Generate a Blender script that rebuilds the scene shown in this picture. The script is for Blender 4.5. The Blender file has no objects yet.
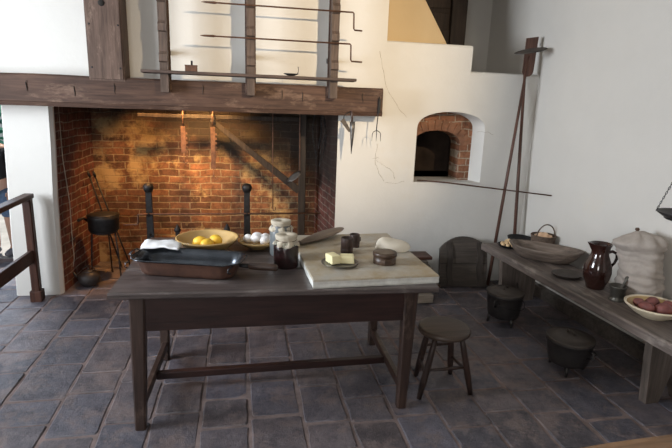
import bpy, bmesh, math, random
from mathutils import Vector, Matrix, noise
random.seed(7)
PI = math.pi
sc = bpy.context.scene
COL = sc.collection

# ------------------------------------------------------------------ camera
F_PX = 502.5
cam_d = bpy.data.cameras.new('camera')
cam_d.sensor_width = 36.0
cam_d.lens = F_PX / 672.0 * 36.0
cam_d.clip_start = 0.05
cam = bpy.data.objects.new('camera', cam_d)
COL.objects.link(cam)
RX = (0.98262505, -0.00959018, 0.1853538)
RY = (-0.18236587, -0.23555592, 0.95459735)
RZ = (0.03450642, -0.97181348, -0.23321207)
right = Vector((RX[0], RY[0], RZ[0]))
up = -Vector((RX[1], RY[1], RZ[1]))
back = -Vector((RX[2], RY[2], RZ[2]))
m = Matrix((right, up, back)).transposed().to_4x4()
m.translation = Vector((0, 0, 1.75))
cam.matrix_world = m
sc.camera = cam

# ------------------------------------------------------------------ world, sun, lights, exposure
sc.view_settings.view_transform = 'Standard'
sc.view_settings.look = 'None'
sc.view_settings.gamma = 1.0
sc.view_settings.use_curve_mapping = False
sc.view_settings.exposure = 0.12
world = bpy.data.worlds.new('sky')
sc.world = world
world.use_nodes = True
wn = world.node_tree
bg = wn.nodes['Background']
sky = wn.nodes.new('ShaderNodeTexSky')
sky.sky_type = 'HOSEK_WILKIE'
sky.sun_direction = Vector((-0.2, 0.35, 0.9)).normalized()
sky.turbidity = 3.0
wn.links.new(sky.outputs['Color'], bg.inputs['Color'])
bg.inputs['Strength'].default_value = 1.6

def sun(name, direction, energy, color, angle=0.01):
    d = bpy.data.lights.new(name, 'SUN')
    d.energy = energy; d.color = color; d.angle = angle
    o = bpy.data.objects.new(name, d); COL.objects.link(o)
    o.rotation_euler = Vector(direction).to_track_quat('-Z', 'Y').to_euler()
    return o

def area(name, loc, target, sx, sy, energy, color):
    d = bpy.data.lights.new(name, 'AREA')
    d.shape = 'RECTANGLE'; d.size = sx; d.size_y = sy
    d.energy = energy; d.color = color
    o = bpy.data.objects.new(name, d); COL.objects.link(o)
    o.location = loc
    o.rotation_euler = (Vector(target) - Vector(loc)).to_track_quat('-Z', 'Y').to_euler()
    return o

def spot(name, loc, target, energy, color, size, blend=0.5, radius=0.03):
    d = bpy.data.lights.new(name, 'SPOT')
    d.energy = energy; d.color = color; d.spot_size = math.radians(size)
    d.spot_blend = blend; d.shadow_soft_size = radius
    o = bpy.data.objects.new(name, d); COL.objects.link(o)
    o.location = loc
    o.rotation_euler = (Vector(target) - Vector(loc)).to_track_quat('-Z', 'Y').to_euler()
    return o

sun('sun', (0.12, -0.30, -0.95), 5.0, (1.0, 0.95, 0.86))
# daylight through the windows of the left wall and of the wall behind the photographer
area('window_light_left', (-3.55, 2.5, 1.9), (1.5, 3.3, 1.8), 1.3, 1.5, 135, (0.86, 0.92, 1.0)).data.spread = math.radians(140)
area('window_light_rear', (-1.6, -2.9, 1.9), (0.8, 3.0, 0.8), 1.3, 1.5, 68, (1.0, 0.96, 0.93))
area('doorway_light', (-2.55, 5.05, 1.0), (-2.0, 3.0, 0.0), 0.9, 1.4, 14, (0.72, 0.85, 1.0))
# track spotlight on the chimney breast, and two lamps hidden behind the mantel beam
spot('track_spotlight', (1.75, 0.2, 2.85), (0.75, 4.6, 2.1), 640, (1.0, 0.77, 0.50), 47, 1.0, 0.025)
spot('hearth_lamp', (-0.50, 4.90, 2.0), (-0.22, 5.6, 1.10), 240, (1.0, 0.56, 0.20), 74, 1.0, 0.05)
spot('hearth_lamp', (-0.85, 4.95, 2.05), (-0.9, 5.5, 0.35), 150, (1.0, 0.48, 0.15), 80, 0.9, 0.05)

# ------------------------------------------------------------------ materials
MATS = {}
def newmat(name):
    mt = bpy.data.materials.new(name); mt.use_nodes = True
    nt = mt.node_tree
    b = nt.nodes['Principled BSDF']
    MATS[name] = mt
    return mt, nt, b

def coord(nt, scale=(1, 1, 1), kind='Object'):
    tc = nt.nodes.new('ShaderNodeTexCoord')
    mp = nt.nodes.new('ShaderNodeMapping')
    mp.inputs['Scale'].default_value = scale
    nt.links.new(tc.outputs[kind], mp.inputs['Vector'])
    return mp.outputs['Vector']

def tnoise(nt, vec, scale, detail=4, rough=0.6):
    n = nt.nodes.new('ShaderNodeTexNoise')
    n.inputs['Scale'].default_value = scale
    n.inputs['Detail'].default_value = detail
    n.inputs['Roughness'].default_value = rough
    nt.links.new(vec, n.inputs['Vector'])
    return n.outputs['Fac']

def ramp(nt, fac, stops):
    r = nt.nodes.new('ShaderNodeValToRGB')
    e = r.color_ramp.elements
    while len(e) < len(stops): e.new(0.5)
    for i, (p, c) in enumerate(stops):
        e[i].position = p
        e[i].color = (c[0], c[1], c[2], 1) if hasattr(c, '__len__') else (c, c, c, 1)
    nt.links.new(fac, r.inputs['Fac'])
    return r.outputs['Color']

def mix(nt, fac, a, b, mode='MIX'):
    n = nt.nodes.new('ShaderNodeMix'); n.data_type = 'RGBA'; n.blend_type = mode
    for k, v in ((0, fac), (6, a), (7, b)):
        if hasattr(v, 'is_linked') or isinstance(v, bpy.types.NodeSocket):
            nt.links.new(v, n.inputs[k])
        elif k == 0: n.inputs[0].default_value = v
        else: n.inputs[k].default_value = (v[0], v[1], v[2], 1)
    return n.outputs[2]

def bump(nt, bsdf, h, strength=0.3, dist=0.01):
    n = nt.nodes.new('ShaderNodeBump')
    n.inputs['Strength'].default_value = strength
    n.inputs['Distance'].default_value = dist
    nt.links.new(h, n.inputs['Height'])
    nt.links.new(n.outputs['Normal'], bsdf.inputs['Normal'])

def simple(name, c, rough=0.6, metal=0.0, var=0.25, scale=12, bmp=0.15, spec=0.5, stretch=(1, 1, 1), c2=None, bscale=None, coat=0.0):
    mt, nt, b = newmat(name)
    v = coord(nt, stretch)
    n = tnoise(nt, v, scale)
    d = c2 or tuple(x * (1 - var) for x in c)
    e = tuple(min(1, x * (1 + var * 0.6)) for x in c) if c2 is None else c
    nt.links.new(ramp(nt, n, [(0.32, d), (0.68, e)]), b.inputs['Base Color'])
    b.inputs['Roughness'].default_value = rough
    b.inputs['Metallic'].default_value = metal
    b.inputs['Specular IOR Level'].default_value = spec
    b.inputs['Coat Weight'].default_value = coat
    if bmp:
        bump(nt, b, tnoise(nt, v, bscale or scale * 3), bmp, 0.004)
    return mt

def wood(name, dark, light, axis='x', rough=0.55, grain=60, spec=0.4, bmp=0.35, worn=None):
    mt, nt, b = newmat(name)
    k = 0.06
    st = {'x': (k, 1, 1), 'y': (1, k, 1), 'z': (1, 1, k)}[axis]
    v = coord(nt, st)
    n1 = tnoise(nt, v, grain, 5, 0.65)
    v2 = coord(nt, {'x': (.35, 1, 1), 'y': (1, .35, 1), 'z': (1, 1, .35)}[axis])
    n2 = tnoise(nt, v2, 5, 4, 0.6)
    base = ramp(nt, n1, [(0.30, dark), (0.70, light)])
    blot = ramp(nt, n2, [(0.3, 0.55), (0.7, 1.15)])
    c = mix(nt, 1.0, base, blot, 'MULTIPLY')
    if worn:
        w = ramp(nt, tnoise(nt, v2, 9, 6, 0.75), [(0.54, 0.0), (0.66, 1.0)])
        c = mix(nt, w, c, worn)
    nt.links.new(c, b.inputs['Base Color'])
    b.inputs['Roughness'].default_value = rough
    b.inputs['Specular IOR Level'].default_value = spec
    bump(nt, b, n1, bmp, 0.003)
    return mt

def plaster(name, c, stain=(0.66, 0.60, 0.50)):
    mt, nt, b = newmat(name)
    v = coord(nt)
    n = tnoise(nt, v, 1.6, 5, 0.6)
    base = ramp(nt, n, [(0.25, tuple(x * 0.93 for x in c)), (0.7, c)])
    s = ramp(nt, tnoise(nt, v, 0.9, 6, 0.7), [(0.60, 0.0), (0.75, 0.5)])
    nt.links.new(mix(nt, s, base, stain), b.inputs['Base Color'])
    b.inputs['Roughness'].default_value = 0.9
    b.inputs['Specular IOR Level'].default_value = 0.2
    bump(nt, b, tnoise(nt, v, 7, 6, 0.55), 0.35, 0.012)
    return mt

def brick(name, mode, c1, c2, mortar, soot=True, bw=0.215, rh=0.072, pale=None):
    """mode 'xz' for faces seen along Y, 'yz' for faces seen along X"""
    mt, nt, b = newmat(name)
    tc = nt.nodes.new('ShaderNodeTexCoord')
    sep = nt.nodes.new('ShaderNodeSeparateXYZ')
    nt.links.new(tc.outputs['Object'], sep.inputs[0])
    cmb = nt.nodes.new('ShaderNodeCombineXYZ')
    nt.links.new(sep.outputs[0 if mode == 'xz' else 1], cmb.inputs[0])
    nt.links.new(sep.outputs[2], cmb.inputs[1])
    # uneven old courses: bend the coordinates a little
    nz = nt.nodes.new('ShaderNodeTexNoise'); nz.inputs['Scale'].default_value = 3.5
    nz.inputs['Detail'].default_value = 4
    nt.links.new(tc.outputs['Object'], nz.inputs['Vector'])
    sub = nt.nodes.new('ShaderNodeVectorMath'); sub.operation = 'SUBTRACT'
    nt.links.new(nz.outputs['Color'], sub.inputs[0]); sub.inputs[1].default_value = (.5, .5, .5)
    scl = nt.nodes.new('ShaderNodeVectorMath'); scl.operation = 'SCALE'
    nt.links.new(sub.outputs[0], scl.inputs[0]); scl.inputs['Scale'].default_value = 0.055
    add = nt.nodes.new('ShaderNodeVectorMath'); add.operation = 'ADD'
    nt.links.new(cmb.outputs[0], add.inputs[0]); nt.links.new(scl.outputs[0], add.inputs[1])
    bt = nt.nodes.new('ShaderNodeTexBrick')
    bt.inputs['Scale'].default_value = 1.0
    bt.inputs['Brick Width'].default_value = bw
    bt.inputs['Row Height'].default_value = rh
    bt.inputs['Mortar Size'].default_value = 0.0065
    bt.inputs['Mortar Smooth'].default_value = 0.35
    bt.inputs['Bias'].default_value = -0.2
    bt.inputs['Color1'].default_value = (*c1, 1)
    bt.inputs['Color2'].default_value = (*c2, 1)
    bt.inputs['Mortar'].default_value = (*mortar, 1)
    nt.links.new(add.outputs[0], bt.inputs['Vector'])
    v = tc.outputs['Object']
    fine = ramp(nt, tnoise(nt, v, 9, 8, 0.75), [(0.32, 0.32), (0.70, 1.35)])
    c = mix(nt, 1.0, bt.outputs['Color'], fine, 'MULTIPLY')
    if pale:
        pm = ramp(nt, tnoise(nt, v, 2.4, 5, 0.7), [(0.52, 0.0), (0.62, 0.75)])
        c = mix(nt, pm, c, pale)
    if soot:
        # old soot staining, heavier up the flue and in ragged patches
        zr = nt.nodes.new('ShaderNodeMapRange')
        zr.inputs['From Min'].default_value = 0.90; zr.inputs['From Max'].default_value = 1.68
        # the darkening starts lower towards the right
        lean = nt.nodes.new('ShaderNodeMath'); lean.operation = 'MULTIPLY_ADD'
        nt.links.new(sep.outputs[0], lean.inputs[0]); lean.inputs[1].default_value = 0.30
        nt.links.new(sep.outputs[2], lean.inputs[2])
        nt.links.new(lean.outputs[0], zr.inputs['Value'])
        ad = nt.nodes.new('ShaderNodeMath'); ad.operation = 'ADD'
        nt.links.new(zr.outputs[0], ad.inputs[0])
        nt.links.new(tnoise(nt, v, 2.6, 6, 0.7), ad.inputs[1])
        sf = ramp(nt, ad.outputs[0], [(0.52, 0.0), (1.05, 0.90)])
        c = mix(nt, sf, c, (0.02, 0.016, 0.013))
    nt.links.new(c, b.inputs['Base Color'])
    b.inputs['Roughness'].default_value = 0.85
    b.inputs['Specular IOR Level'].default_value = 0.25
    inv = nt.nodes.new('ShaderNodeMath'); inv.operation = 'SUBTRACT'; inv.inputs[0].default_value = 1.0
    nt.links.new(bt.outputs['Fac'], inv.inputs[1])
    ad2 = nt.nodes.new('ShaderNodeMath'); ad2.operation = 'MULTIPLY_ADD'
    nt.links.new(tnoise(nt, v, 30, 5, 0.7), ad2.inputs[0]); ad2.inputs[1].default_value = 0.5
    nt.links.new(inv.outputs[0], ad2.inputs[2])
    bump(nt, b, ad2.outputs[0], 0.8, 0.012)
    return mt

plaster('plaster_white', (0.68, 0.665, 0.625))
plaster('plaster_grey', (0.635, 0.61, 0.565))
plaster('plaster_tan', (0.54, 0.41, 0.24), (0.5, 0.38, 0.22))
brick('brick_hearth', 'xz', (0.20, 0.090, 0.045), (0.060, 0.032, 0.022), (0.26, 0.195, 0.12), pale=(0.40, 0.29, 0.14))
brick('brick_side', 'yz', (0.19, 0.070, 0.052), (0.10, 0.042, 0.036), (0.30, 0.24, 0.19))
brick('brick_oven', 'xz', (0.35, 0.16, 0.09), (0.22, 0.10, 0.06), (0.45, 0.36, 0.27), soot=False, bw=0.16, rh=0.07)
simple('voussoir', (0.27, 0.13, 0.075), 0.85, 0, 0.45, 9, 0.4)
simple('brick_dark', (0.05, 0.032, 0.022), 0.95, var=0.5, scale=6)
simple('flue_black', (0.02, 0.017, 0.014), 0.95)
wood('beam_wood', (0.045, 0.024, 0.017), (0.125, 0.070, 0.048), 'x', 0.7, 45, 0.3, 0.6, worn=(0.16, 0.10, 0.07))
wood('board_wood', (0.07, 0.043, 0.032), (0.18, 0.118, 0.09), 'z', 0.7, 45, 0.3, 0.5, worn=(0.21, 0.145, 0.11))
wood('rack_wood', (0.05, 0.035, 0.028), (0.16, 0.11, 0.085), 'z', 0.7, 60)
wood('shelf_wood', (0.045, 0.03, 0.025), (0.12, 0.08, 0.065), 'x', 0.65, 60)
wood('table_top', (0.042, 0.034, 0.033), (0.15, 0.118, 0.110), 'x', 0.34, 50, 0.7, 0.3, worn=(0.185, 0.16, 0.15))
wood('table_dark', (0.018, 0.007, 0.006), (0.050, 0.021, 0.017), 'x', 0.45, 50, 0.5)
wood('table_leg', (0.025, 0.014, 0.011), (0.078, 0.045, 0.034), 'z', 0.42, 50, 0.5, worn=(0.11, 0.075, 0.058))
wood('stool_wood', (0.035, 0.023, 0.016), (0.10, 0.066, 0.046), 'x', 0.5, 45, 0.5)
wood('stool_leg', (0.02, 0.011, 0.009), (0.06, 0.032, 0.024), 'z', 0.5, 45, 0.5)
wood('bench_wood', (0.085, 0.068, 0.060), (0.24, 0.195, 0.17), 'y', 0.6, 45, 0.4, 0.5, worn=(0.28, 0.24, 0.21))
wood('bench_leg', (0.075, 0.06, 0.05), (0.20, 0.16, 0.135), 'z', 0.6, 45, 0.4, 0.5)
wood('old_wood', (0.05, 0.042, 0.036), (0.135, 0.11, 0.09), 'x', 0.65, 45, 0.4, 0.5)
wood('old_wood_upright', (0.04, 0.033, 0.028), (0.10, 0.08, 0.066), 'z', 0.65, 45, 0.4, 0.5)
wood('trough_wood', (0.10, 0.078, 0.062), (0.27, 0.21, 0.17), 'x', 0.6, 40, 0.4, 0.4)
wood('scoop_wood', (0.15, 0.11, 0.08), (0.29, 0.22, 0.165), 'x', 0.5, 40, 0.4, 0.3)
wood('rail_wood', (0.035, 0.013, 0.008), (0.095, 0.040, 0.026), 'x', 0.5, 50, 0.35)
wood('post_wood', (0.035, 0.013, 0.008), (0.095, 0.040, 0.026), 'z', 0.5, 50, 0.35)
wood('barrier_wood', (0.16, 0.08, 0.035), (0.34, 0.19, 0.09), 'x', 0.4, 40, 0.5)
wood('peel_wood', (0.07, 0.032, 0.022), (0.17, 0.085, 0.06), 'z', 0.5, 50, 0.4)
wood('pale_wood', (0.22, 0.18, 0.14), (0.40, 0.34, 0.28), 'x', 0.7, 40, 0.3)
wood('cup_wood', (0.03, 0.018, 0.015), (0.085, 0.05, 0.04), 'z', 0.5, 60, 0.5)
wood('box_wood', (0.035, 0.02, 0.012), (0.10, 0.058, 0.035), 'x', 0.4, 60, 0.5)
wood('handle_wood', (0.03, 0.018, 0.013), (0.09, 0.05, 0.035), 'x', 0.45, 60, 0.5)
simple('iron', (0.028, 0.027, 0.028), 0.55, 0.6, 0.4, 20)
simple('iron_rust', (0.11, 0.055, 0.035), 0.65, 0.4, 0.4, 25)
simple('iron_pot', (0.045, 0.040, 0.038), 0.5, 0.35, 0.35, 12, c2=(0.028, 0.026, 0.028))
simple('iron_lid', (0.075, 0.062, 0.052), 0.55, 0.35, 0.35, 12, c2=(0.045, 0.036, 0.032))
simple('pewter', (0.16, 0.15, 0.14), 0.4, 0.8, 0.2, 12)
simple('copper_old', (0.17, 0.088, 0.062), 0.45, 0.55, 0.3, 10, c2=(0.085, 0.048, 0.038))
simple('tin_dark', (0.07, 0.078, 0.09), 0.25, 0.85, 0.3, 14)
simple('yellow_ware', (0.56, 0.37, 0.15), 0.25, 0, 0.08, 6, 0.05, coat=0.3)
simple('cream_ware', (0.78, 0.68, 0.50), 0.3, 0, 0.06, 6, 0.05, coat=0.3)
simple('egg_white', (0.84, 0.82, 0.80), 0.45, 0, 0.03, 6, 0.03)
simple('egg_brown', (0.72, 0.48, 0.30), 0.5, 0, 0.12, 10, 0.03)
simple('nut_shell', (0.70, 0.50, 0.28), 0.6, 0, 0.25, 30, 0.3)
simple('lemon_skin', (0.90, 0.55, 0.05), 0.4, 0, 0.08, 20, 0.25, bscale=120)
simple('potato_red', (0.21, 0.07, 0.062), 0.6, 0, 0.3, 18, 0.3)
simple('butter_pale', (0.88, 0.80, 0.47), 0.4, 0, 0.05, 8, 0.15)
simple('dough_white', (0.80, 0.73, 0.60), 0.7, 0, 0.07, 5, 0.3, bscale=14)
simple('linen', (0.41, 0.36, 0.315), 0.95, 0, 0.14, 14, 0.5, spec=0.1, bscale=60)
simple('towel_white', (0.80, 0.80, 0.80), 0.95, 0, 0.08, 10, 0.5, spec=0.1, bscale=90)
simple('jar_cloth', (0.52, 0.46, 0.36), 0.9, 0, 0.10, 12, 0.4, spec=0.1, bscale=70)
simple('string', (0.10, 0.06, 0.04), 0.9)
simple('rope_pale', (0.33, 0.29, 0.23), 0.9)
simple('brown_glaze', (0.032, 0.011, 0.008), 0.12, 0, 0.35, 8, 0.04, coat=0.6)
simple('jar_stone', (0.15, 0.165, 0.17), 0.3, 0, 0.2, 9, 0.05, coat=0.3)
simple('jam', (0.028, 0.006, 0.006), 0.25, 0, 0.3, 8, 0.0)
simple('basket_cane', (0.13, 0.09, 0.065), 0.8, 0, 0.4, 60, 0.8, bscale=90)
simple('mortar_bronze', (0.12, 0.115, 0.10), 0.4, 0.7, 0.25, 15)
wood('crane_wood', (0.018, 0.014, 0.012), (0.055, 0.04, 0.03), 'z', 0.7, 45, 0.3, 0.5)
wood('trim_dark', (0.012, 0.008, 0.006), (0.04, 0.026, 0.018), 'z', 0.7, 45, 0.3, 0.5)
simple('skin', (0.55, 0.33, 0.24), 0.5, 0, 0.06, 8, 0.05)
simple('shirt_black', (0.018, 0.018, 0.022), 0.9, 0, 0.2, 12, 0.2)
simple('denim', (0.10, 0.16, 0.27), 0.9, 0, 0.2, 30, 0.3)
simple('shoe_grey', (0.16, 0.16, 0.18), 0.7, 0, 0.2, 12, 0.1)
simple('hair_brown', (0.06, 0.035, 0.02), 0.7, 0, 0.3, 40, 0.3)
simple('crack', (0.33, 0.28, 0.22), 0.95)
simple('leaf', (0.10, 0.36, 0.26), 0.8, 0, 0.4, 6, 0.3)
simple('yard_paving', (0.45, 0.44, 0.42), 0.9, 0, 0.2, 3, 0.3)
simple('glass_frame', (0.55, 0.53, 0.50), 0.6)
simple('ceiling_paint', (0.62, 0.60, 0.56), 0.9)

def marble():
    mt, nt, b = newmat('slab_stone')
    v = coord(nt)
    c = ramp(nt, tnoise(nt, v, 4, 6, 0.7), [(0.3, (0.36, 0.34, 0.30)), (0.7, (0.56, 0.53, 0.46))])
    # worn yellow-brown stains in the polish
    s = ramp(nt, tnoise(nt, v, 2.2, 6, 0.75), [(0.38, 0.0), (0.58, 0.85)])
    c = mix(nt, s, c, (0.36, 0.27, 0.15))
    nt.links.new(c, b.inputs['Base Color'])
    b.inputs['Roughness'].default_value = 0.5
    bump(nt, b, tnoise(nt, v, 20, 5, 0.6), 0.2, 0.004)
marble()
simple('slab_edge', (0.66, 0.66, 0.62), 0.6, 0, 0.12, 20, 0.4)

def stone_floor():
    mt, nt, b = newmat('flagstone')
    v = coord(nt)
    at = nt.nodes.new('ShaderNodeVertexColor'); at.layer_name = 'tint'
    n = tnoise(nt, v, 9, 7, 0.7)
    c = ramp(nt, n, [(0.3, (0.046, 0.046, 0.060)), (0.7, (0.142, 0.130, 0.150))])
    c = mix(nt, 1.0, c, at.outputs['Color'], 'MULTIPLY')
    # mortar wash and scuffed sandy patches left on the stones
    p = ramp(nt, tnoise(nt, v, 4.2, 9, 0.74), [(0.51, 0.0), (0.58, 0.7)])
    c = mix(nt, p, c, (0.185, 0.140, 0.130))
    p2 = ramp(nt, tnoise(nt, v, 17, 10, 0.8), [(0.53, 0.0), (0.60, 0.55)])
    c = mix(nt, p2, c, (0.170, 0.145, 0.150))
    d2 = ramp(nt, tnoise(nt, v, 11, 8, 0.8), [(0.36, 0.6), (0.45, 0.0)])
    c = mix(nt, d2, c, (0.026, 0.026, 0.032))
    sp = ramp(nt, tnoise(nt, v, 70, 3, 0.8), [(0.62, 0.0), (0.70, 0.45)])
    c = mix(nt, sp, c, (0.28, 0.25, 0.24))
    nt.links.new(c, b.inputs['Base Color'])
    r = ramp(nt, tnoise(nt, v, 5, 5, 0.6), [(0.3, 0.34), (0.7, 0.62)])
    nt.links.new(r, b.inputs['Roughness'])
    bump(nt, b, tnoise(nt, v, 16, 9, 0.75), 0.8, 0.014)
stone_floor()
simple('floor_mortar', (0.20, 0.15, 0.138), 0.95, 0, 0.35, 9, 0.5)

def glassmat():
    mt, nt, b = newmat('jar_glass')
    b.inputs['Base Color'].default_value = (0.9, 0.95, 0.95, 1)
    b.inputs['Roughness'].default_value = 0.05
    b.inputs['Transmission Weight'].default_value = 1.0
    b.inputs['IOR'].default_value = 1.3
glassmat()

# ------------------------------------------------------------------ mesh helpers
class MB:
    """collects shapes, links them as one mesh object"""
    def __init__(s): s.v = []; s.f = []; s.mi = []; s.sm = []
    def raw(s, vs, fs, mi=0, smooth=False):
        o = len(s.v); s.v += [Vector(p) for p in vs]
        for f in fs:
            s.f.append([i + o for i in f]); s.mi.append(mi); s.sm.append(smooth)
        return s
    def box(s, x0, x1, y0, y1, z0, z1, M=None, mi=0, b=0.0):
        if b > 0:
            b = min(b, (x1-x0)*.45, (y1-y0)*.45, (z1-z0)*.45)
            bm = bmesh.new()
            bmesh.ops.create_cube(bm, size=1)
            for v in bm.verts:
                v.co = Vector(((x0+x1)/2 + v.co.x*(x1-x0), (y0+y1)/2 + v.co.y*(y1-y0), (z0+z1)/2 + v.co.z*(z1-z0)))
            bmesh.ops.bevel(bm, geom=list(bm.edges), offset=b, segments=2, profile=0.6, affect='EDGES')
            bm.verts.ensure_lookup_table(); bm.verts.index_update()
            vs = [v.co.copy() for v in bm.verts]; fs = [[v.index for v in f.verts] for f in bm.faces]
            bm.free()
        else:
            vs = [Vector(p) for p in ((x0,y0,z0),(x1,y0,z0),(x1,y1,z0),(x0,y1,z0),(x0,y0,z1),(x1,y0,z1),(x1,y1,z1),(x0,y1,z1))]
            fs = [(0,3,2,1),(4,5,6,7),(0,1,5,4),(1,2,6,5),(2,3,7,6),(3,0,4,7)]
        if M is not None: vs = [M @ v for v in vs]
        return s.raw(vs, fs, mi)
    def beam(s, a, b_, w, d, side=None, w2=None, d2=None, bev=0.003, n=1):
        """a straight bar from a to b, section w x d (side = direction of w), may taper"""
        a, b_ = Vector(a), Vector(b_); ax = (b_ - a); L = ax.length; ax.normalize()
        sd = Vector(side) if side is not None else (Vector((1, 0, 0)) if abs(ax.x) < .9 else Vector((0, 1, 0)))
        sd = (sd - ax * sd.dot(ax)).normalized(); nn = ax.cross(sd)
        w2 = w if w2 is None else w2; d2 = d if d2 is None else d2
        c = min(w, d) * 0.12 if bev else 0
        rings = []
        ts = [0, 0.002/L if False else 0] if False else [i / n for i in range(n + 1)]
        for t in ts:
            W = (w + (w2 - w) * t) / 2; D = (d + (d2 - d) * t) / 2; p = a + ax * L * t
            ring = []
            for (i, j) in ((1,1),(-1,1),(-1,-1),(1,-1)):
                if i*j > 0: ring += [(i*W, j*(D-c)), (i*(W-c), j*D)]
                else: ring += [(i*(W-c), j*D), (i*W, j*(D-c))]
            rings.append([p + sd*x + nn*y for x, y in ring])
        return s.loft(rings, True, False)
    def loft(s, rings, cap=True, smooth=True, closed=True, mi=0):
        k = len(rings[0]); vs = [p for r in rings for p in r]; fs = []
        for i in range(len(rings) - 1):
            for j in range(k if closed else k - 1):
                a = i*k + j; b = i*k + (j+1) % k
                fs.append((a, b, b + k, a + k))
        o = len(s.v)
        s.raw(vs, fs, mi, smooth)
        if cap:
            s.raw([], [], mi)
            s.f.append([o + j for j in range(k)][::-1]); s.mi.append(mi); s.sm.append(False)
            s.f.append([o + (len(rings)-1)*k + j for j in range(k)]); s.mi.append(mi); s.sm.append(False)
        return s
    def tube(s, pts, r, n=8, smooth=True, mi=0):
        pts = [Vector(p) for p in pts]
        rs = r if hasattr(r, '__len__') else [r] * len(pts)
        rings = []; prev = None
        for i, p in enumerate(pts):
            t = (pts[min(i+1, len(pts)-1)] - pts[max(i-1, 0)])
            if t.length < 1e-9: t = Vector((0, 0, 1))
            t.normalize()
            if prev is None:
                u = t.orthogonal().normalized()
            else:
                u = (prev - t * prev.dot(t))
                u = u.normalized() if u.length > 1e-6 else t.orthogonal().normalized()
            prev = u; w = t.cross(u)
            rings.append([p + (u*math.cos(a) + w*math.sin(a)) * rs[i] for a in [2*PI*k/n for k in range(n)]])
        return s.loft(rings, True, smooth, mi=mi)
    def lathe(s, prof, n=32, c=(0, 0, 0), sx=1, sy=1, mi=0, M=None, smooth=True):
        """prof: (r, z) list; ends with r=0 close"""
        c = Vector(c); vs = []; fs = []; idx = []
        for r, z in prof:
            if r < 1e-6:
                idx.append([len(vs)]); vs.append(c + Vector((0, 0, z)))
            else:
                idx.append(list(range(len(vs), len(vs) + n)))
                for k in range(n):
                    a = 2*PI*k/n; vs.append(c + Vector((r*sx*math.cos(a), r*sy*math.sin(a), z)))
        for i in range(len(idx) - 1):
            A, B = idx[i], idx[i+1]
            for k in range(n):
                k2 = (k+1) % n
                if len(A) == 1 and len(B) == 1: continue
                if len(A) == 1: fs.append((A[0], B[k2], B[k]))
                elif len(B) == 1: fs.append((A[k], A[k2], B[0]))
                else: fs.append((A[k], A[k2], B[k2], B[k]))
        if M is not None: vs = [M @ v for v in vs]
        return s.raw(vs, fs, mi, smooth)
    def prism(s, poly, thick, O, U, V, mi=0):
        """poly of (u, v) in the plane O+uU+vV, extruded by vector thick"""
        O, U, V, T = Vector(O), Vector(U), Vector(V), Vector(thick)
        k = len(poly); vs = [O + U*u + V*v for u, v in poly] + [O + U*u + V*v + T for u, v in poly]
        fs = [list(range(k))[::-1], list(range(k, 2*k))] + [(i, (i+1) % k, (i+1) % k + k, i + k) for i in range(k)]
        return s.raw(vs, fs, mi)
    def warp(s, amp, freq, seed=0.0):
        off = Vector((seed, seed*1.7, seed*.3))
        for v in s.v:
            d = noise.noise_vector(v * freq + off) * amp
            v += d
        return s
    def build(s, name, mats, parent=None, loc=None, rot=None):
        me = bpy.data.meshes.new(name)
        me.from_pydata([tuple(v) for v in s.v], [], s.f)
        if isinstance(mats, str): mats = [mats]
        for mname in mats: me.materials.append(MATS[mname])
        me.polygons.foreach_set('material_index', s.mi)
        me.polygons.foreach_set('use_smooth', s.sm)
        bm = bmesh.new(); bm.from_mesh(me)
        bmesh.ops.recalc_face_normals(bm, faces=bm.faces)
        bm.to_mesh(me); bm.free()
        me.update()
        o = bpy.data.objects.new(name, me); COL.objects.link(o)
        if parent is not None: o.parent = parent
        if loc is not None: o.location = loc
        if rot is not None: o.rotation_euler = rot
        return o

def tag(o, label, cat, group=None, kind=None):
    o['label'] = label; o['category'] = cat
    if group: o['group'] = group
    if kind: o['kind'] = kind
    return o

def thing(name, label, cat, loc=(0, 0, 0), rz=0.0, group=None):
    o = bpy.data.objects.new(name, None); COL.objects.link(o)
    o.empty_display_size = 0.1
    o.location = loc; o.rotation_euler = (0, 0, rz)
    return tag(o, label, cat, group)

def struct(name, mb, mats, parent=None):
    o = mb.build(name, mats, parent)
    o['kind'] = 'structure'
    return o

def copy_tree(o, parent=None):
    kids = list(o.children)
    c = o.copy(); COL.objects.link(c)
    if parent is not None: c.parent = parent
    for k in kids: copy_tree(k, c)
    return c

def arc(cx, cy, r, a0, a1, n):
    return [(cx + r*math.cos(a0 + (a1-a0)*i/n), cy + r*math.sin(a0 + (a1-a0)*i/n)) for i in range(n+1)]

# ------------------------------------------------------------------ the room
W = 4.6                                     # chimney wall face
def wx(y): return 2.83 + (4.6 - y) * 0.045  # the right wall runs slightly askew

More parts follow.
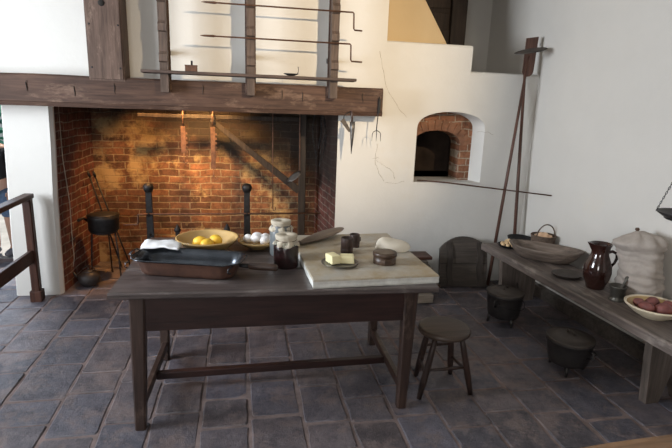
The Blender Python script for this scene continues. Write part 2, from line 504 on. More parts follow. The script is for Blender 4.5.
# floor: flagstones in columns running away from the camera
def build_floor():
    mb = MB(); tints = []
    xs = [-3.62, -3.33, -3.05, -2.78, -2.48, -2.2, -1.93, -1.64, -1.36, -1.035, -0.76, -0.50, -0.235, 0.037, 0.335, 0.60, 0.86, 1.13, 1.40, 1.675, 1.955, 2.26, 2.55, 2.83, 3.12, 3.4]
    rnd = random.Random(4)
    def tile(x0, x1, y0, y1):
        g = 0.0045 + rnd.random()*0.004
        h = [rnd.uniform(-0.003, 0.003) for _ in range(2)]
        base = rnd.uniform(-0.001, 0.003)
        j = lambda: rnd.uniform(-0.005, 0.005)
        cs = [(x0+g+j(), y0+g+j()), (x1-g+j(), y0+g+j()), (x1-g+j(), y1-g+j()), (x0+g+j(), y1-g+j())]
        # subdivide every edge so that stones have worn outlines
        ring = []
        for i in range(4):
            a, b = Vector(cs[i]), Vector(cs[(i+1) % 4])
            for t in (0.04, 0.35, 0.65, 0.96):
                p = a.lerp(b, t)
                ctr = Vector(((x0+x1)/2, (y0+y1)/2))
                p += (ctr - p).normalized() * rnd.uniform(0.0, 0.005)
                ring.append(p)
        ctr = Vector(((x0+x1)/2, (y0+y1)/2))
        def z(p): return base + h[0]*(p.x-ctr.x)/0.15 + h[1]*(p.y-ctr.y)/0.17
        k = len(ring)
        r0 = [Vector((p.x, p.y, -0.03)) for p in ring]
        r1 = [Vector((p.x, p.y, z(p)-0.005)) for p in ring]
        r2 = []
        for p in ring:
            q = p + (ctr-p).normalized()*0.007
            r2.append(Vector((q.x, q.y, z(q))))
        o = len(mb.v); n0 = len(mb.f)
        mb.loft([r0, r1, r2], False, False)
        mb.f.append([o + 2*k + i for i in range(k)]); mb.mi.append(0); mb.sm.append(False)
        t = rnd.uniform(0.72, 1.25); w = rnd.uniform(-0.04, 0.12)
        tints.extend([(t*(1+w), t, t*(1-w), 1)] * (len(mb.f) - n0))
    for i in range(len(xs)-1):
        y = -3.05 + rnd.random()*0.25
        ymax = 5.62
        while y < ymax:
            L = rnd.choice([0.24, 0.27, 0.30, 0.33, 0.38, 0.42])
            dx0 = 0.0
            tile(xs[i], xs[i+1], y, min(y+L, ymax+.1))
            y += L
    nf = len(mb.f)
    mb.box(-3.7, 3.4, -3.2, 5.75, -0.12, -0.0045, mi=1)
    tints.extend([(1, 1, 1, 1)] * (len(mb.f) - nf))
    o = struct('floor', mb, ['flagstone', 'floor_mortar'])
    me = o.data
    ca = me.color_attributes.new('tint', 'FLOAT_COLOR', 'CORNER')
    li = 0
    for p in me.polygons:
        for l in p.loop_indices:
            ca.data[l].color = tints[p.index]
build_floor()

# chimney breast above the mantel beam, running on over the left doorway
struct('wall_chimney', MB().box(-3.7, 1.30, W, 4.84, 1.65, 3.3), 'plaster_white')

def poly_wall(name, pts, y0, y1, mat, parent=None):
    return struct(name, MB().prism(pts, (0, y1-y0, 0), (0, y0, 0), (1, 0, 0), (0, 0, 1)), mat, parent)

# left jamb of the hearth: a whitewashed pier that widens to its foot
mb = MB()
secs = []
for z, xl, xr in ((0, -1.955, -1.575), (0.12, -1.95, -1.572), (0.5, -1.945, -1.565), (0.9, -1.93, -1.555), (1.3, -1.915, -1.535), (1.66, -1.905, -1.525)):
    secs.append([Vector(p) for p in ((xl+.01, W, z), (xr-.025, W-.002, z), (xr, W+.03, z), (xr-.002, 4.66, z), (xr-.10, 5.0, z), (xl, 5.0, z), (xl-.005, W+.02, z))])
mb.loft(secs, True, False)
struct('wall_left_jamb', mb, 'plaster_white')
# brick inside of the firebox
mb = MB()
mb.loft([[Vector((x + dx*k, y, z)) for x, y, k in ((-1.578, 4.65, 1), (-1.50, 5.56, .4), (-1.90, 5.56, 0), (-1.90, 4.99, 0), (-1.68, 4.99, 0))] for z, dx in ((0, 0), (.5, .01), (.9, .02), (1.3, .04), (1.66, .05), (2.6, .05))], True, False)
struct('wall_firebox_left', mb, 'brick_side')
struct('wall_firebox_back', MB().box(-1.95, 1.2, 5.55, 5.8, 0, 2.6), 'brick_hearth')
struct('wall_firebox_right', MB().prism([(0.884, 4.64), (0.82, 5.56), (1.28, 5.56), (1.28, 4.66)], (0, 0, 2.6), (0, 0, 0), (1, 0, 0), (0, 1, 0)), 'brick_side')
struct('ceiling_flue_blocker', MB().box(-1.95, 1.3, 4.84, 5.8, 2.6, 2.7), 'flue_black')  # unseen cap added to close the flue and keep it dark

# right of the hearth: plastered oven block with an arched opening, stepped top
ox0, ox1, oz0, ospr, otop = 1.64, 2.33, 1.035, 1.545, 1.71
def oven_block():
    mb = MB()
    R = ((ox1-ox0)/2)
    cx = (ox0+ox1)/2
    n = 20
    # shallow arch: ellipse-like
    arch = [(cx - R*math.cos(PI*i/n), ospr + (otop-ospr)*math.sin(PI*i/n)**0.8) for i in range(n+1)]
    right_x = wx(W)
    left_x = 0.88; up_x = 1.30
    # front face as strips around the opening
    def quad(a, b, c, d): mb.raw([(p[0], W, p[1]) for p in (a, b, c, d)], [(0, 1, 2, 3)])
    quad((left_x, 0), (right_x, 0), (right_x, oz0), (left_x, oz0))
    quad((left_x, oz0), (ox0, oz0), (ox0, 1.65), (left_x, 1.65))
    quad((up_x, 1.65), (ox0, 1.65), (ox0, 2.06), (up_x, 2.06))
    quad((ox1, oz0), (right_x, oz0), (right_x, 2.06), (ox1, 2.06))
    for i in range(n):
        (xa, za), (xb, zb) = arch[i], arch[i+1]
        quad((xa, za), (xb, zb), (xb, 2.06), (xa, 2.06))
    quad((up_x, 2.06), (2.13, 2.06), (2.13, 2.29), (up_x, 2.29))
    # rounded shoulder of the step and tops
    def strip(x0, x1, z):
        prof = [(0, 0), (0.008, 0.018), (0.03, 0.026), (1.03, 0.03)]
        for (ya, za), (yb, zb) in zip(prof, prof[1:]):
            mb.raw([(x0, W+ya, z+za), (x1, W+ya, z+za), (x1, W+yb, z+zb), (x0, W+yb, z+zb)], [(0, 1, 2, 3)])
    strip(up_x, 2.13, 2.29); strip(2.13, right_x, 2.06)
    mb.raw([(2.13, W, 2.06), (2.13, 5.63, 2.06), (2.13, 5.63, 2.32), (2.13, W+.02, 2.315), (2.13, W, 2.29)], [(0, 1, 2, 3, 4)])
    # reveal of the opening (plastered, splayed at the right)
    D = 0.17
    outer = [(ox0, oz0)] + arch + [(ox1, oz0)]
    inner = [(ox0 + 0.0, oz0)] + [(ox0 + (x-ox0)*0.93, z-.006) for x, z in arch] + [(ox0 + (ox1-ox0)*0.93, oz0)]
    k = len(outer)
    vs = [(x, W, z) for x, z in outer] + [(x, W+D, z) for x, z in inner]
    mb.raw(vs, [(i, i+1, i+1+k, i+k) for i in range(k-1)])
    mb.raw([(ox0, W, oz0), (ox1, W, oz0), (ox1, W+.6, oz0), (ox0, W+.6, oz0)], [(0, 1, 2, 3)])
    struct('wall_oven', mb, 'plaster_white')
    # recessed brick face with its own smaller arch, and the dark oven chamber
    mb = MB(); y = W + D
    ix0, ix1, isp, itop = 1.665, 2.16, 1.385, 1.525
    c2 = (ix0+ix1)/2; r2 = (ix1-ix0)/2
    ar = [(c2 - r2*math.cos(PI*i/n), isp + (itop-isp)*math.sin(PI*i/n)**0.8) for i in range(n+1)]
    def q2(a, b, c, d): mb.raw([(p[0], y, p[1]) for p in (a, b, c, d)], [(0, 1, 2, 3)])
    q2((ox0-.02, oz0), (ix0, oz0), (ix0, 1.78), (ox0-.02, 1.78))
    q2((ix1, oz0), (ox1+.02, oz0), (ox1+.02, 1.78), (ix1, 1.78))
    for i in range(n):
        (xa, za), (xb, zb) = ar[i], ar[i+1]
        q2((xa, za), (xb, zb), (xb, 1.78), (xa, 1.78))
    o2 = [(ix0, oz0)] + ar + [(ix1, oz0)]; k = len(o2)
    mb.raw([(x, y, z) for x, z in o2] + [(x, y+.22, z) for x, z in o2], [(i, i+1, i+1+k, i+k) for i in range(k-1)])
    par = struct('wall_oven_brick', mb, 'brick_oven')
    # voussoirs of the inner arch standing slightly proud
    nv = 13
    for i in range(nv):
        a = PI*(i+.5)/nv
        ex, ez = r2+.055, itop-isp+.055
        px = c2 - ex*math.cos(a); pz = isp + ez*math.sin(a)
        nx, nz = -math.cos(a)/ex, math.sin(a)/ez
        th = math.atan2(nx, nz)
        ww = PI*math.sqrt((ex*math.sin(a))**2 + (ez*math.cos(a))**2)/nv*.44
        M = Matrix.Translation((px, y-.012, pz)) @ Matrix.Rotation(th, 4, 'Y')
        vb = MB().box(-ww, ww, 0, .03, -.05, .05, M, b=.005).build('arch_brick', 'voussoir', par)
        vb['kind'] = 'structure'
    mb = MB()
    mb.box(1.5, 2.3, y+.22, 5.45, oz0-.02, oz0)
    rings = []
    for t in range(6):
        yy = y+.22 + t*.1
        rings.append([(1.45, yy, oz0), (1.45, yy, 1.45), (1.7, yy, 1.62), (2.1, yy, 1.62), (2.35, yy, 1.45), (2.35, yy, oz0)])
    mb.loft([[Vector(p) for p in r] for r in rings], False, False)
    mb.box(1.4, 2.4, y+.75, y+.8, 1.0, 1.7)
    struct('wall_oven_chamber', mb, 'brick_dark')
oven_block()

# recess above the oven: sloping flue shoulder, dark panelled post, shaded wall
struct('wall_flue_shoulder', MB().prism([(1.25, 2.30), (1.935, 2.30), (1.28, 3.3)], (0, 0.35, 0), (0, 4.72, 0), (1, 0, 0), (0, 0, 1)), 'plaster_tan')
struct('wall_recess', MB().box(1.2, 3.3, 5.62, 5.8, 1.9, 3.3), 'plaster_grey')
mb = MB()
mb.box(1.55, 2.06, 5.05, 5.10, 2.3, 3.3, b=.006).box(2.06, 2.22, 5.0, 5.10, 2.3, 3.3, b=.01)
for i in range(5):
    mb.box(1.56, 2.05, 5.035, 5.055, 2.33+i*.18, 2.33+i*.18+.16, Matrix.Translation((1.8, 0, 2.8)) @ Matrix.Rotation(.12*(i % 2)-.05, 4, 'Y') @ Matrix.Translation((-1.8, 0, -2.8)), b=.008)
struct('trim_1', mb, 'trim_dark')
# room shell
struct('wall_right', MB().prism([(wx(-3.1), -3.1), (wx(5.8), 5.8), (3.5, 5.8), (3.5, -3.1)], (0, 0, 3.3), (0, 0, 0), (1, 0, 0), (0, 1, 0)), 'plaster_grey')
struct('baseboard_right', MB().prism([(wx(-3)-.055, -3), (wx(4.3)-.055, 4.3), (wx(4.3)+.02, 4.3), (wx(-3)+.02, -3)], (0, 0, 0.11), (0, 0, 0), (1, 0, 0), (0, 1, 0)), 'old_wood')
struct('ceiling', MB().box(-3.8, 3.5, -3.3, 5.8, 2.95, 3.4), 'ceiling_paint')
# left wall with a window, rear wall with a window
def wall_hole(name, fixed, lo, hi, h0, h1, z0, z1, axis, t):
    mb = MB()
    for a, b, c, d in ((lo, h0, 0, 3.3), (h1, hi, 0, 3.3), (h0, h1, 0, z0), (h0, h1, z1, 3.3)):
        if axis == 'y': mb.box(fixed-t, fixed, a, b, c, d)
        else: mb.box(a, b, fixed-t, fixed, c, d)
    struct(name, mb, 'plaster_grey')
wall_hole('wall_left', -3.62, -3.2, 4.7, 1.8, 3.2, 1.1, 2.7, 'y', 0.2)
wall_hole('wall_rear', -3.0, -3.6, 3.3, -2.3, -0.9, 1.1, 2.7, 'x', 0.2)
for nm, M in (('window_1', Matrix.Translation((-3.72, 2.5, 1.9)) @ Matrix.Rotation(PI/2, 4, 'Z')), ('window_2', Matrix.Translation((-1.6, -3.1, 1.9)))):
    mb = MB()
    for x in (-.68, -.23, .22, .66): mb.box(x, x+.035, -.02, .02, -.8, .8, M)
    for z in (-.8, -.27, .26, .765): mb.box(-.7, .7, -.018, .018, z, z+.035, M)
    struct(nm, mb, 'glass_frame')
# passage wall beyond the doorway at the left
struct('wall_passage', MB().box(-3.8, -3.35, 4.6, 5.2, 0, 3.3), 'plaster_white')
# plaster cracks on the oven wall
def crack(pts, par):
    mb = MB(); q = []
    for (x0, z0), (x1, z1) in zip(pts, pts[1:]):
        for i in range(6):
            t = i/6; q.append((x0+(x1-x0)*t + random.uniform(-.006, .006), W-.0006, z0+(z1-z0)*t + random.uniform(-.006, .006)))
    mb.tube(q, [random.uniform(.0006, .0017) for _ in q], 5)
    o = mb.build('plaster_crack', 'crack', par); o['kind'] = 'structure'
wo = bpy.data.objects['wall_oven']
crack([(1.26, 1.40), (1.25, 1.22), (1.29, 1.12), (1.36, 1.03)], wo)
crack([(1.36, 1.03), (1.48, 1.02), (1.56, 1.05)], wo)
crack([(1.25, 1.24), (1.33, 1.20), (1.42, 1.14), (1.46, 1.06)], wo)
crack([(1.22, 1.26), (1.29, 1.27)], wo)
crack([(1.24, 2.22), (1.30, 1.95), (1.40, 1.78), (1.55, 1.62)], wo)
crack([(2.25, 1.53), (2.35, 1.53), (2.44, 1.50)], wo)

# mantel beam
mb = MB()
n = 26
rings = []
for i in range(n+1):
    x = -3.6 + (1.235+3.6)*i/n
    w_ = 0.006*noise.noise(Vector((x*2.1, 3, 1)))
    w2 = 0.006*noise.noise(Vector((x*1.7, 8, 4)))
    z0, z1, y0 = 1.650+w_*.5, 1.892+w2, 4.39+w_
    rings.append([Vector(p) for p in ((x, y0+.012, z0), (x, y0, z0+.03), (x, y0+.01, z0+.036), (x, y0+.008+w2, (z0+z1)/2), (x, y0+.012, z1-.015), (x, y0+.03, z1), (x, 4.598, z1), (x, 4.598, 1.62), (x, 4.83, 1.6), (x, 4.83, 1.59), (x, 4.5, 1.63))][:7] + [Vector((x, 4.598, z0))])
mb.loft(rings, True, False)
beam = mb.build('mantel_beam', 'beam_wood')
tag(beam, 'long dark hewn oak mantel beam spanning the brick hearth', 'beam')
mb = MB()
for x in (-1.62, -1.28, -.98, -.30, .35, .52, 1.05):
    zz = random.uniform(1.72, 1.80)
    q = [(x + random.uniform(-.006, .006), 4.3945+.002, zz + .02*k) for k in range(5)]
    MB().tube(q, [.0015, .003, .0035, .003, .001], 5).build('wood_check', 'flue_black', beam)

mb = MB().box(1.19, 1.215, 4.388, 4.396, 1.68, 1.80, b=.002)
mb.build('iron_strap', 'iron', beam)

# wide cover board with a hole, above the beam
t = thing('cover_board', 'wide upright brown board with a round hole above the mantel', 'board', (-1.03, 4.40, 1.86))
mb = MB().box(-.135, .135, .0, .195, 0, 1.42, b=.004)
mb.box(-.122, .122, -.012, 0.0, .015, 1.42, b=.004)
bp = mb.build('board_panel', 'board_wood', t)
c = MB().lathe([(0, -.001), (.024, -.001), (.024, .001), (0, .001)], 20, M=Matrix.Translation((-.005, -.0135, .575)) @ Matrix.Rotation(PI/2, 4, 'X')).build('hole', 'flue_black', t)
for z in (.10, .42, .74):
    for x in (-.105, .105):
        MB().lathe([(0, -.004), (.007, -.002), (.008, 0), (0, .002)], 8, M=Matrix.Translation((x, -.0125, z)) @ Matrix.Rotation(PI/2, 4, 'X')).build('nail', 'iron', bp)

# spit rack: three notched uprights
for i, (x, lab) in enumerate(((-.585, 'notched wooden rack upright at the left end of the mantel shelf'), (.088, 'notched wooden rack upright crossing the middle of the mantel shelf'), (.775, 'notched wooden rack upright beside the spit cranks at right'))):
    t = thing('spit_rack_upright', lab, 'rack', (x, 4.30, 1.79), 0, 'uprights of the spit rack')
    prof = [(0, 0.0), (0.085, 0.0), (0.085, 1.48), (0.0, 1.48)]
    for zc in (1.34, 1.115, .895, .665, .45, .225):
        prof += [(0.0, zc+.085), (-.022, zc+.06), (-.026, zc+.01), (-.002, zc), (-.002, zc-.03)]
    nb = MB().prism(prof, (.062, 0, 0), (-.031, 0, 0), (0, 1, 0), (0, 0, 1)).build('notched_board', 'rack_wood', t)
    MB().box(-.043, .043, .085, .10, .0, 1.48, b=.003).build('back_board', 'beam_wood', t)
    for zc in (1.355, .91, .68, .24): MB().box(-.014, .014, -.012, -.001, zc, zc+.012).build('iron_peg', 'iron', nb)
    for zc in (1.2, .3): MB().box(-.02, .02, .10, .30, zc, zc+.04).build('wall_bracket', 'iron', t)

# shelf
sh = MB()
sh.box(-.75, .955, 4.235, 4.298, 1.932, 1.955, b=.006)
sh.box(-.75, -.618, 4.298, 4.40, 1.932, 1.95).box(-.552, .055, 4.298, 4.40, 1.932, 1.95).box(.121, .742, 4.298, 4.40, 1.932, 1.95).box(.808, .955, 4.298, 4.40, 1.932, 1.95)
s = sh.build('mantel_shelf', 'shelf_wood')
tag(s, 'long thin dark shelf running across the rack above the mantel', 'shelf')

# spits with cranked handles
for z, x0, lab, xr, kx, ex in ((2.472, -.285, 'upper iron roasting spit with cranked end on the rack', .875, .915, .99), (2.228, -.30, 'lower iron roasting spit with cranked end on the rack', .87, .90, 1.0)):
    t = thing('roasting_spit', lab, 'spit', (0, 4.268, z), 0, 'spits on the wall rack')
    MB().tube([(x0, 0, .0), (x0+.03, 0, .0), (x0+.10, 0, 0), (x0+.12, 0, 0), (xr, 0, 0)], [.002, .007, .010, .006, .0065], 8).build('rod', 'iron_rust', t)
    MB().tube([(xr-.01, 0, 0), (kx-.008, 0, 0), (kx, 0, -.008), (kx+.004, 0, -.125), (kx+.012, 0, -.135), (ex, 0, -.137)], .0065, 8).build('crank_handle', 'iron_rust', t)

# tin box and betty lamp on the shelf
t = thing('tinderbox', 'small dark tin box with a spout on the mantel shelf', 'box', (-.375, 4.275, 1.955))
MB().box(-.045, .045, -.03, .03, 0, .042, b=.003).build('box_body', 'iron_rust', t)
MB().box(-.047, .047, -.032, .032, .042, .048).build('lid', 'iron_rust', t)
MB().tube([(0.005, 0, .048), (.005, 0, .082)], .008, 10).build('spout', 'iron', t)
t = thing('grease_lamp', 'little dark iron pan lamp with upright hook on the mantel shelf', 'lamp', (.412, 4.275, 1.955))
MB().lathe([(0, 0), (.03, .003), (.06, .016), (.064, .02), (.058, .017), (0, .008)], 24, sx=1, sy=.45).build('pan', 'iron', t)
MB().tube([(.045, 0, .016), (.058, 0, .03), (.06, 0, .06), (.055, 0, .075), (.064, 0, .07)], .0025, 6).build('hook', 'iron', t)

# tongs and toasting fork hanging on the beam
t = thing('hanging_tongs', 'metal hinged tongs hanging at the beam end beside the brick hearth', 'tongs', (.93, 4.365, 1.62))
MB().beam((-.06, 0, -.005), (.012, 0, -.105), .042, .014, (1, 0, 0), .022, .01).build('arm', 'old_wood', t)
MB().tube([(.03, -.004, -.02), (.032, -.004, -.08), (.032, -.004, -.16), (.031, -.004, -.30)], [.024, .022, .015, .002], 12).build('arm', 'pewter', t)
MB().tube([(.028, 0, -.02), (.026, 0, .04), (.02, .01, .075)], .009, 8).build('handle', 'cup_wood', t)
MB().tube([(-.05, 0, -.01), (-.045, 0, .03), (-.02, 0, .05), (.02, .02, .07)], .004, 6).build('hook', 'iron', t)
t = thing('toasting_fork', 'three-pronged iron fork hanging from the right end of the beam', 'fork', (1.185, 4.372, 1.62))
MB().tube([(.008, 0, .20), (.006, 0, .05), (0, 0, -.04), (-.002, 0, -.09)], .0045, 6).build('handle', 'iron', t)
mb = MB()
for dx in (-.038, 0, .038):
    mb.tube([(0, 0, -.09), (dx*.8, 0, -.105), (dx, 0, -.125), (dx*1.05, 0, -.185)], [.0035, .0035, .0035, .001], 6)
mb.build('prongs', 'iron', t)

# ------------------------------------------------------------------ firebox contents
def andiron(x, lab):
    t = thing('andiron', lab, 'andiron', (x, 5.02, 0), 0, 'tall andirons in the hearth')
    upr = MB().beam((0, 0, .10), (0, 0, .865), .072, .024, (1, 0, 0), .058, .022).build('upright', 'iron', t)
    MB().lathe([(0, -.05), (.035, -.044), (.048, -.015), (.05, .012), (.036, .034), (0, .042)], 16, c=(0, 0, .905)).build('knob', 'iron', t)
    MB().box(-.03, .03, .01, .40, .13, .17, b=.005).build('billet_bar', 'iron', t)
    for sx in (-1, 1):
        MB().tube([(0, 0, .14), (sx*.07, -.01, .13), (sx*.13, -.02, .07), (sx*.15, -.03, .012)], [.02, .018, .015, .018], 8).build('leg', 'iron', t)
    MB().tube([(0, .40, .15), (0, .415, .13), (0, .42, .0)], .016, 8).build('leg', 'iron', t)
    for z in (.64, .44): MB().tube([(0, -.01, z), (0, -.05, z-.014), (0, -.066, z+.03)], .006, 6).build('spit_hook', 'iron', upr)
    return t
andiron(-.875, 'left tall black iron andiron with round knob, beside the tripod pot')
andiron(.058, 'right tall black iron andiron with round knob, behind the egg plate')
t = thing('roasting_spit', 'long iron spit with stepped handle resting across the tall andirons', 'spit', (0, 4.97, .652), 0)
MB().tube([(-.875, 0, 0), (.80, 0, 0)], .008, 8).build('rod', 'iron_rust', t)
MB().tube([(-.87, 0, 0), (-.965, 0, 0), (-.972, 0, -.006), (-.978, 0, -.095), (-.985, 0, -.102), (-1.11, 0, -.102)], .0075, 8).build('crank_handle', 'iron_rust', t)
for x, lab in ((-.60, 'left short black firedog with pointed knob behind the lemon bowl'), (-.135, 'right short black firedog with pointed knob behind the lemon bowl')):
    t = thing('firedog', lab, 'andiron', (x, 4.86, 0), 0, 'short firedogs')
    MB().beam((0, 0, .06), (0, 0, .50), .045, .02, (1, 0, 0), .04, .02).build('upright', 'iron', t)
    MB().lathe([(0, -.02), (.03, -.01), (.032, .01), (.018, .03), (.012, .05), (0, .065)], 12, c=(0, 0, .515)).build('knob', 'iron', t)
    MB().box(-.02, .02, .0, .35, .08, .11).build('billet_bar', 'iron', t)
    for sx in (-1, 1): MB().tube([(0, 0, .09), (sx*.05, 0, .08), (sx*.08, 0, .01)], .012, 6).build('leg', 'iron', t)
    MB().tube([(0, .34, .1), (0, .35, 0)], .012, 6).build('leg', 'iron', t)

# split logs on the dogs
def log(loc, rot, L, r, lab):
    mb = MB(); rings = []
    for i in range(9):
        x = -L/2 + L*i/8
        rings.append([Vector((x, r*(1+.18*noise.noise(Vector((x*3, k, loc[0]*5))))*math.cos(2*PI*k/12), r*(1+.18*noise.noise(Vector((x*3, k+9, loc[0]*5))))*math.sin(2*PI*k/12))) for k in range(12)])
    mb.loft(rings, True, True)
    o = mb.build('firewood_log', 'old_wood', None, loc, rot)
    tag(o, lab, 'log', 'logs on the andirons')
log((-.46, 5.10, .232), (0, 0, .04), 1.15, .052, 'long charred log lying nearest across the andirons')
log((-.40, 5.24, .232), (0, 0, -.03), 1.2, .05, 'long charred log lying farther back across the andirons')

# crane
t = thing('fireplace_crane', 'dark timber chimney crane with diagonal brace over the hearth', 'crane', (.64, 5.28, 0))
MB().beam((0, 0, 0), (0, 0, 1.95), .075, .06, (1, 0, 0)).build('post', 'crane_wood', t)
MB().beam((.02, 0, 1.575), (-1.62, 0, 1.575), .045, .035, (0, 0, 1), .035, .03).build('arm', 'crane_wood', t)
MB().beam((-.03, -.01, .83), (-.93, -.01, 1.55), .075, .03, (0, 0, 1), .045, .03).build('brace', 'crane_wood', t)
def trammel(x, L, lab):
    t = thing('trammel', lab, 'hook', (x, 5.235, 1.60), 0, 'trammels on the crane')
    MB().tube([(0, .045, -.01), (0, .045, .022), (0, .0, .026), (0, -.01, -.02), (0, -.01, -.12)], .007, 8).build('hanger', 'iron_rust', t)
    pl = MB().box(-.022, .022, -.02, -.008, -L+.06, -.12, b=.003)
    for i in range(6):
        pl.box(.022, .038, -.02, -.008, -.2-i*.045, -.18-i*.045)
    pl.build('ratchet_plate', 'iron_rust', t)
    MB().tube([(0, -.014, -L+.07), (0, -.014, -L-.02), (.012, -.016, -L-.05), (.03, -.018, -L-.04), (.03, -.018, -L-.01)], .006, 8).build('hook', 'iron_rust', t)
trammel(-.555, .44, 'shorter ratchet trammel hanging left on the crane bar')
trammel(-.270, .60, 'longer ratchet trammel hanging right on the crane bar')
t = thing('hanging_ladle', 'long-handled ladle with pale blade hanging in front of the crane post', 'ladle', (.585, 5.12, 1.66))
MB().tube([(0, 0, .20), (.003, 0, 0), (.01, 0, -.55), (.012, 0, -.60)], .006, 8).build('handle', 'iron_rust', t)
MB().lathe([(0, 0), (.06, .004), (.085, .012), (.06, .012), (0, .006)], 20, sx=1, sy=.45, M=Matrix.Translation((-.04, 0, -.66)) @ Matrix.Rotation(-.65, 4, 'Y') @ Matrix.Rotation(.8, 4, 'X')).build('blade', 'pewter', t)
t = thing('hanging_rod', 'thin iron rod hanging straight down between trammels and ladle', 'rod', (.318, 5.10, 1.66))
MB().tube([(0, 0, .2), (0, 0, -.4), (.004, 0, -.98)], .005, 6).build('shank', 'iron_rust', t)
MB().tube([(.004, 0, -.98), (.01, 0, -1.01), (.03, 0, -1.0), (.03, 0, -.97)], .005, 6).build('hook', 'iron_rust', t)
# drooping chains and hooks at the right side of the hearth
for i, (x, y, L, bow) in enumerate(((.76, 5.04, .44, -.05), (.76, 5.00, .36, .03), (.76, 4.95, .50, .07), (.76, 4.90, .40, .05))):
    mb = MB(); n = 22
    for k in range(n):
        tt = k/n; p = Vector((x + bow*math.sin(PI*tt), y + .015*math.sin(5*tt), 1.75 - L*1.25*tt))
        M = Matrix.Translation(p) @ Matrix.Rotation((k % 2)*PI/2 + .3, 4, 'Z')
        mb.tube([M @ Vector((.008*math.cos(a), 0, .018*math.sin(a))) for a in [2*PI*q/8 for q in range(9)]], .0028, 5)
    o = mb.build('hanging_chain', 'iron')
    tag(o, ['leftmost iron chain hanging at the right hearth wall', 'shortest iron chain hanging at the right hearth wall', 'longest iron chain, hanging nearest the right hearth wall', 'iron chain bowing outwards nearest the beam at right'][i], 'chain', 'chains hanging at the right of the hearth')

o = MB().tube([(-1.52, 5.12, 1.86), (.86, 5.12, 1.86)], .012, 8).build('flue_bar', 'iron')
tag(o, 'iron bar across the throat of the hearth that the long rods hang from', 'bar')
o = MB().tube([(.86, 4.86, 1.745), (.76, 4.86, 1.745), (.76, 4.90, 1.745), (.76, 5.06, 1.745), (.86, 5.06, 1.745)], .007, 8).build('chain_bracket', 'iron')
tag(o, 'small iron bracket high on the right hearth wall carrying the chains', 'bracket')
# rope on the left brick wall
mb = MB()
mb.tube([(-1.525, 4.76, 1.70), (-1.53, 4.77, 1.2), (-1.505, 4.77, .8), (-1.515, 4.78, .45), (-1.515, 4.79, .28), (-1.53, 4.78, .2)], .0045, 6)
tag(mb.build('hanging_rope', 'rope_pale'), 'thin pale rope hanging down the left brick wall of the hearth', 'rope')

# tripod trivet with pot
t = thing('trivet', 'tall three-legged iron trivet under the black pot in the hearth', 'trivet', (-1.30, 5.02, 0))
MB().tube([(.115*math.cos(a), .115*math.sin(a), .475) for a in [2*PI*k/24 for k in range(25)]], .008, 6).build('ring', 'iron', t)
for a in (-2.5, -.35, 1.5):
    MB().tube([(.115*math.cos(a), .115*math.sin(a), .472), (.135*math.cos(a), .135*math.sin(a), .25), (.145*math.cos(a), .145*math.sin(a), .02), (.165*math.cos(a), .165*math.sin(a), .008)], .008, 6).build('leg', 'iron', t)
t = thing('cooking_pot', 'black iron pot with side handle standing on the tall trivet', 'pot', (-1.30, 5.02, .483))
MB().lathe([(0, 0), (.125, 0), (.137, .012), (.14, .12), (.146, .15), (.137, .152), (.13, .12), (.125, .02), (0, .015)], 32).build('pot_body', 'iron', t)
MB().lathe([(.14, .152), (.143, .158), (.1, .168), (.02, .176), (0, .176)], 32).build('lid', 'iron', t)
MB().tube([(-.13, -.03, .10), (-.16, -.06, .135), (-.17, -.17, .14)], [.011, .01, .014], 8).build('handle', 'iron', t)

# long-handled tools leaning in the corner
for i, (a, b, lab) in enumerate((((-1.235, 5.33, 0), (-1.46, 5.22, 1.03), 'long iron fire poker leaning left in the hearth corner'), ((-1.11, 5.22, 0.0), (-1.435, 5.30, 1.02), 'long iron fire shovel handle leaning in the hearth corner'))):
    t = thing('fire_iron', lab, 'tool', a, 0, 'fire irons leaning in the hearth')
    A = Vector(a); d = Vector(b) - A
    MB().tube([(0, 0, .01), d*.3, d*.6, d*.95], .008, 8).build('shaft', 'iron', t)
    MB().tube([d*.94, d*.97, d], [.011, .015, .006], 8).build('grip', 'iron', t)
    if i: MB().box(-.05, .05, -.02, .01, 0.001, .012, b=.003).build('blade', 'iron', t)

# kettle
t = thing('kettle', 'small round black iron kettle on the floor at the hearth corner', 'kettle', (-1.405, 4.80, 0.012))
MB().lathe([(0, 0), (.06, 0), (.088, .03), (.098, .065), (.09, .10), (.06, .128), (.045, .134), (0, .134)], 32).build('kettle_body', 'iron_pot', t)
MB().lathe([(.05, .13), (.05, .138), (.03, .148), (.010, .152), (.008, .162), (.013, .170), (0, .176)], 24).build('lid', 'iron_pot', t)
MB().tube([(-.08, -.01, .07), (-.11, -.015, .10), (-.128, -.02, .135)], [.016, .011, .008], 8).build('spout', 'iron_pot', t)
MB().tube([(.06*math.cos(a), 0, .125 + .062*math.sin(a)) for a in [.1 + (PI-.2)*k/12 for k in range(13)]], .004, 6).build('bail_handle', 'iron', t)

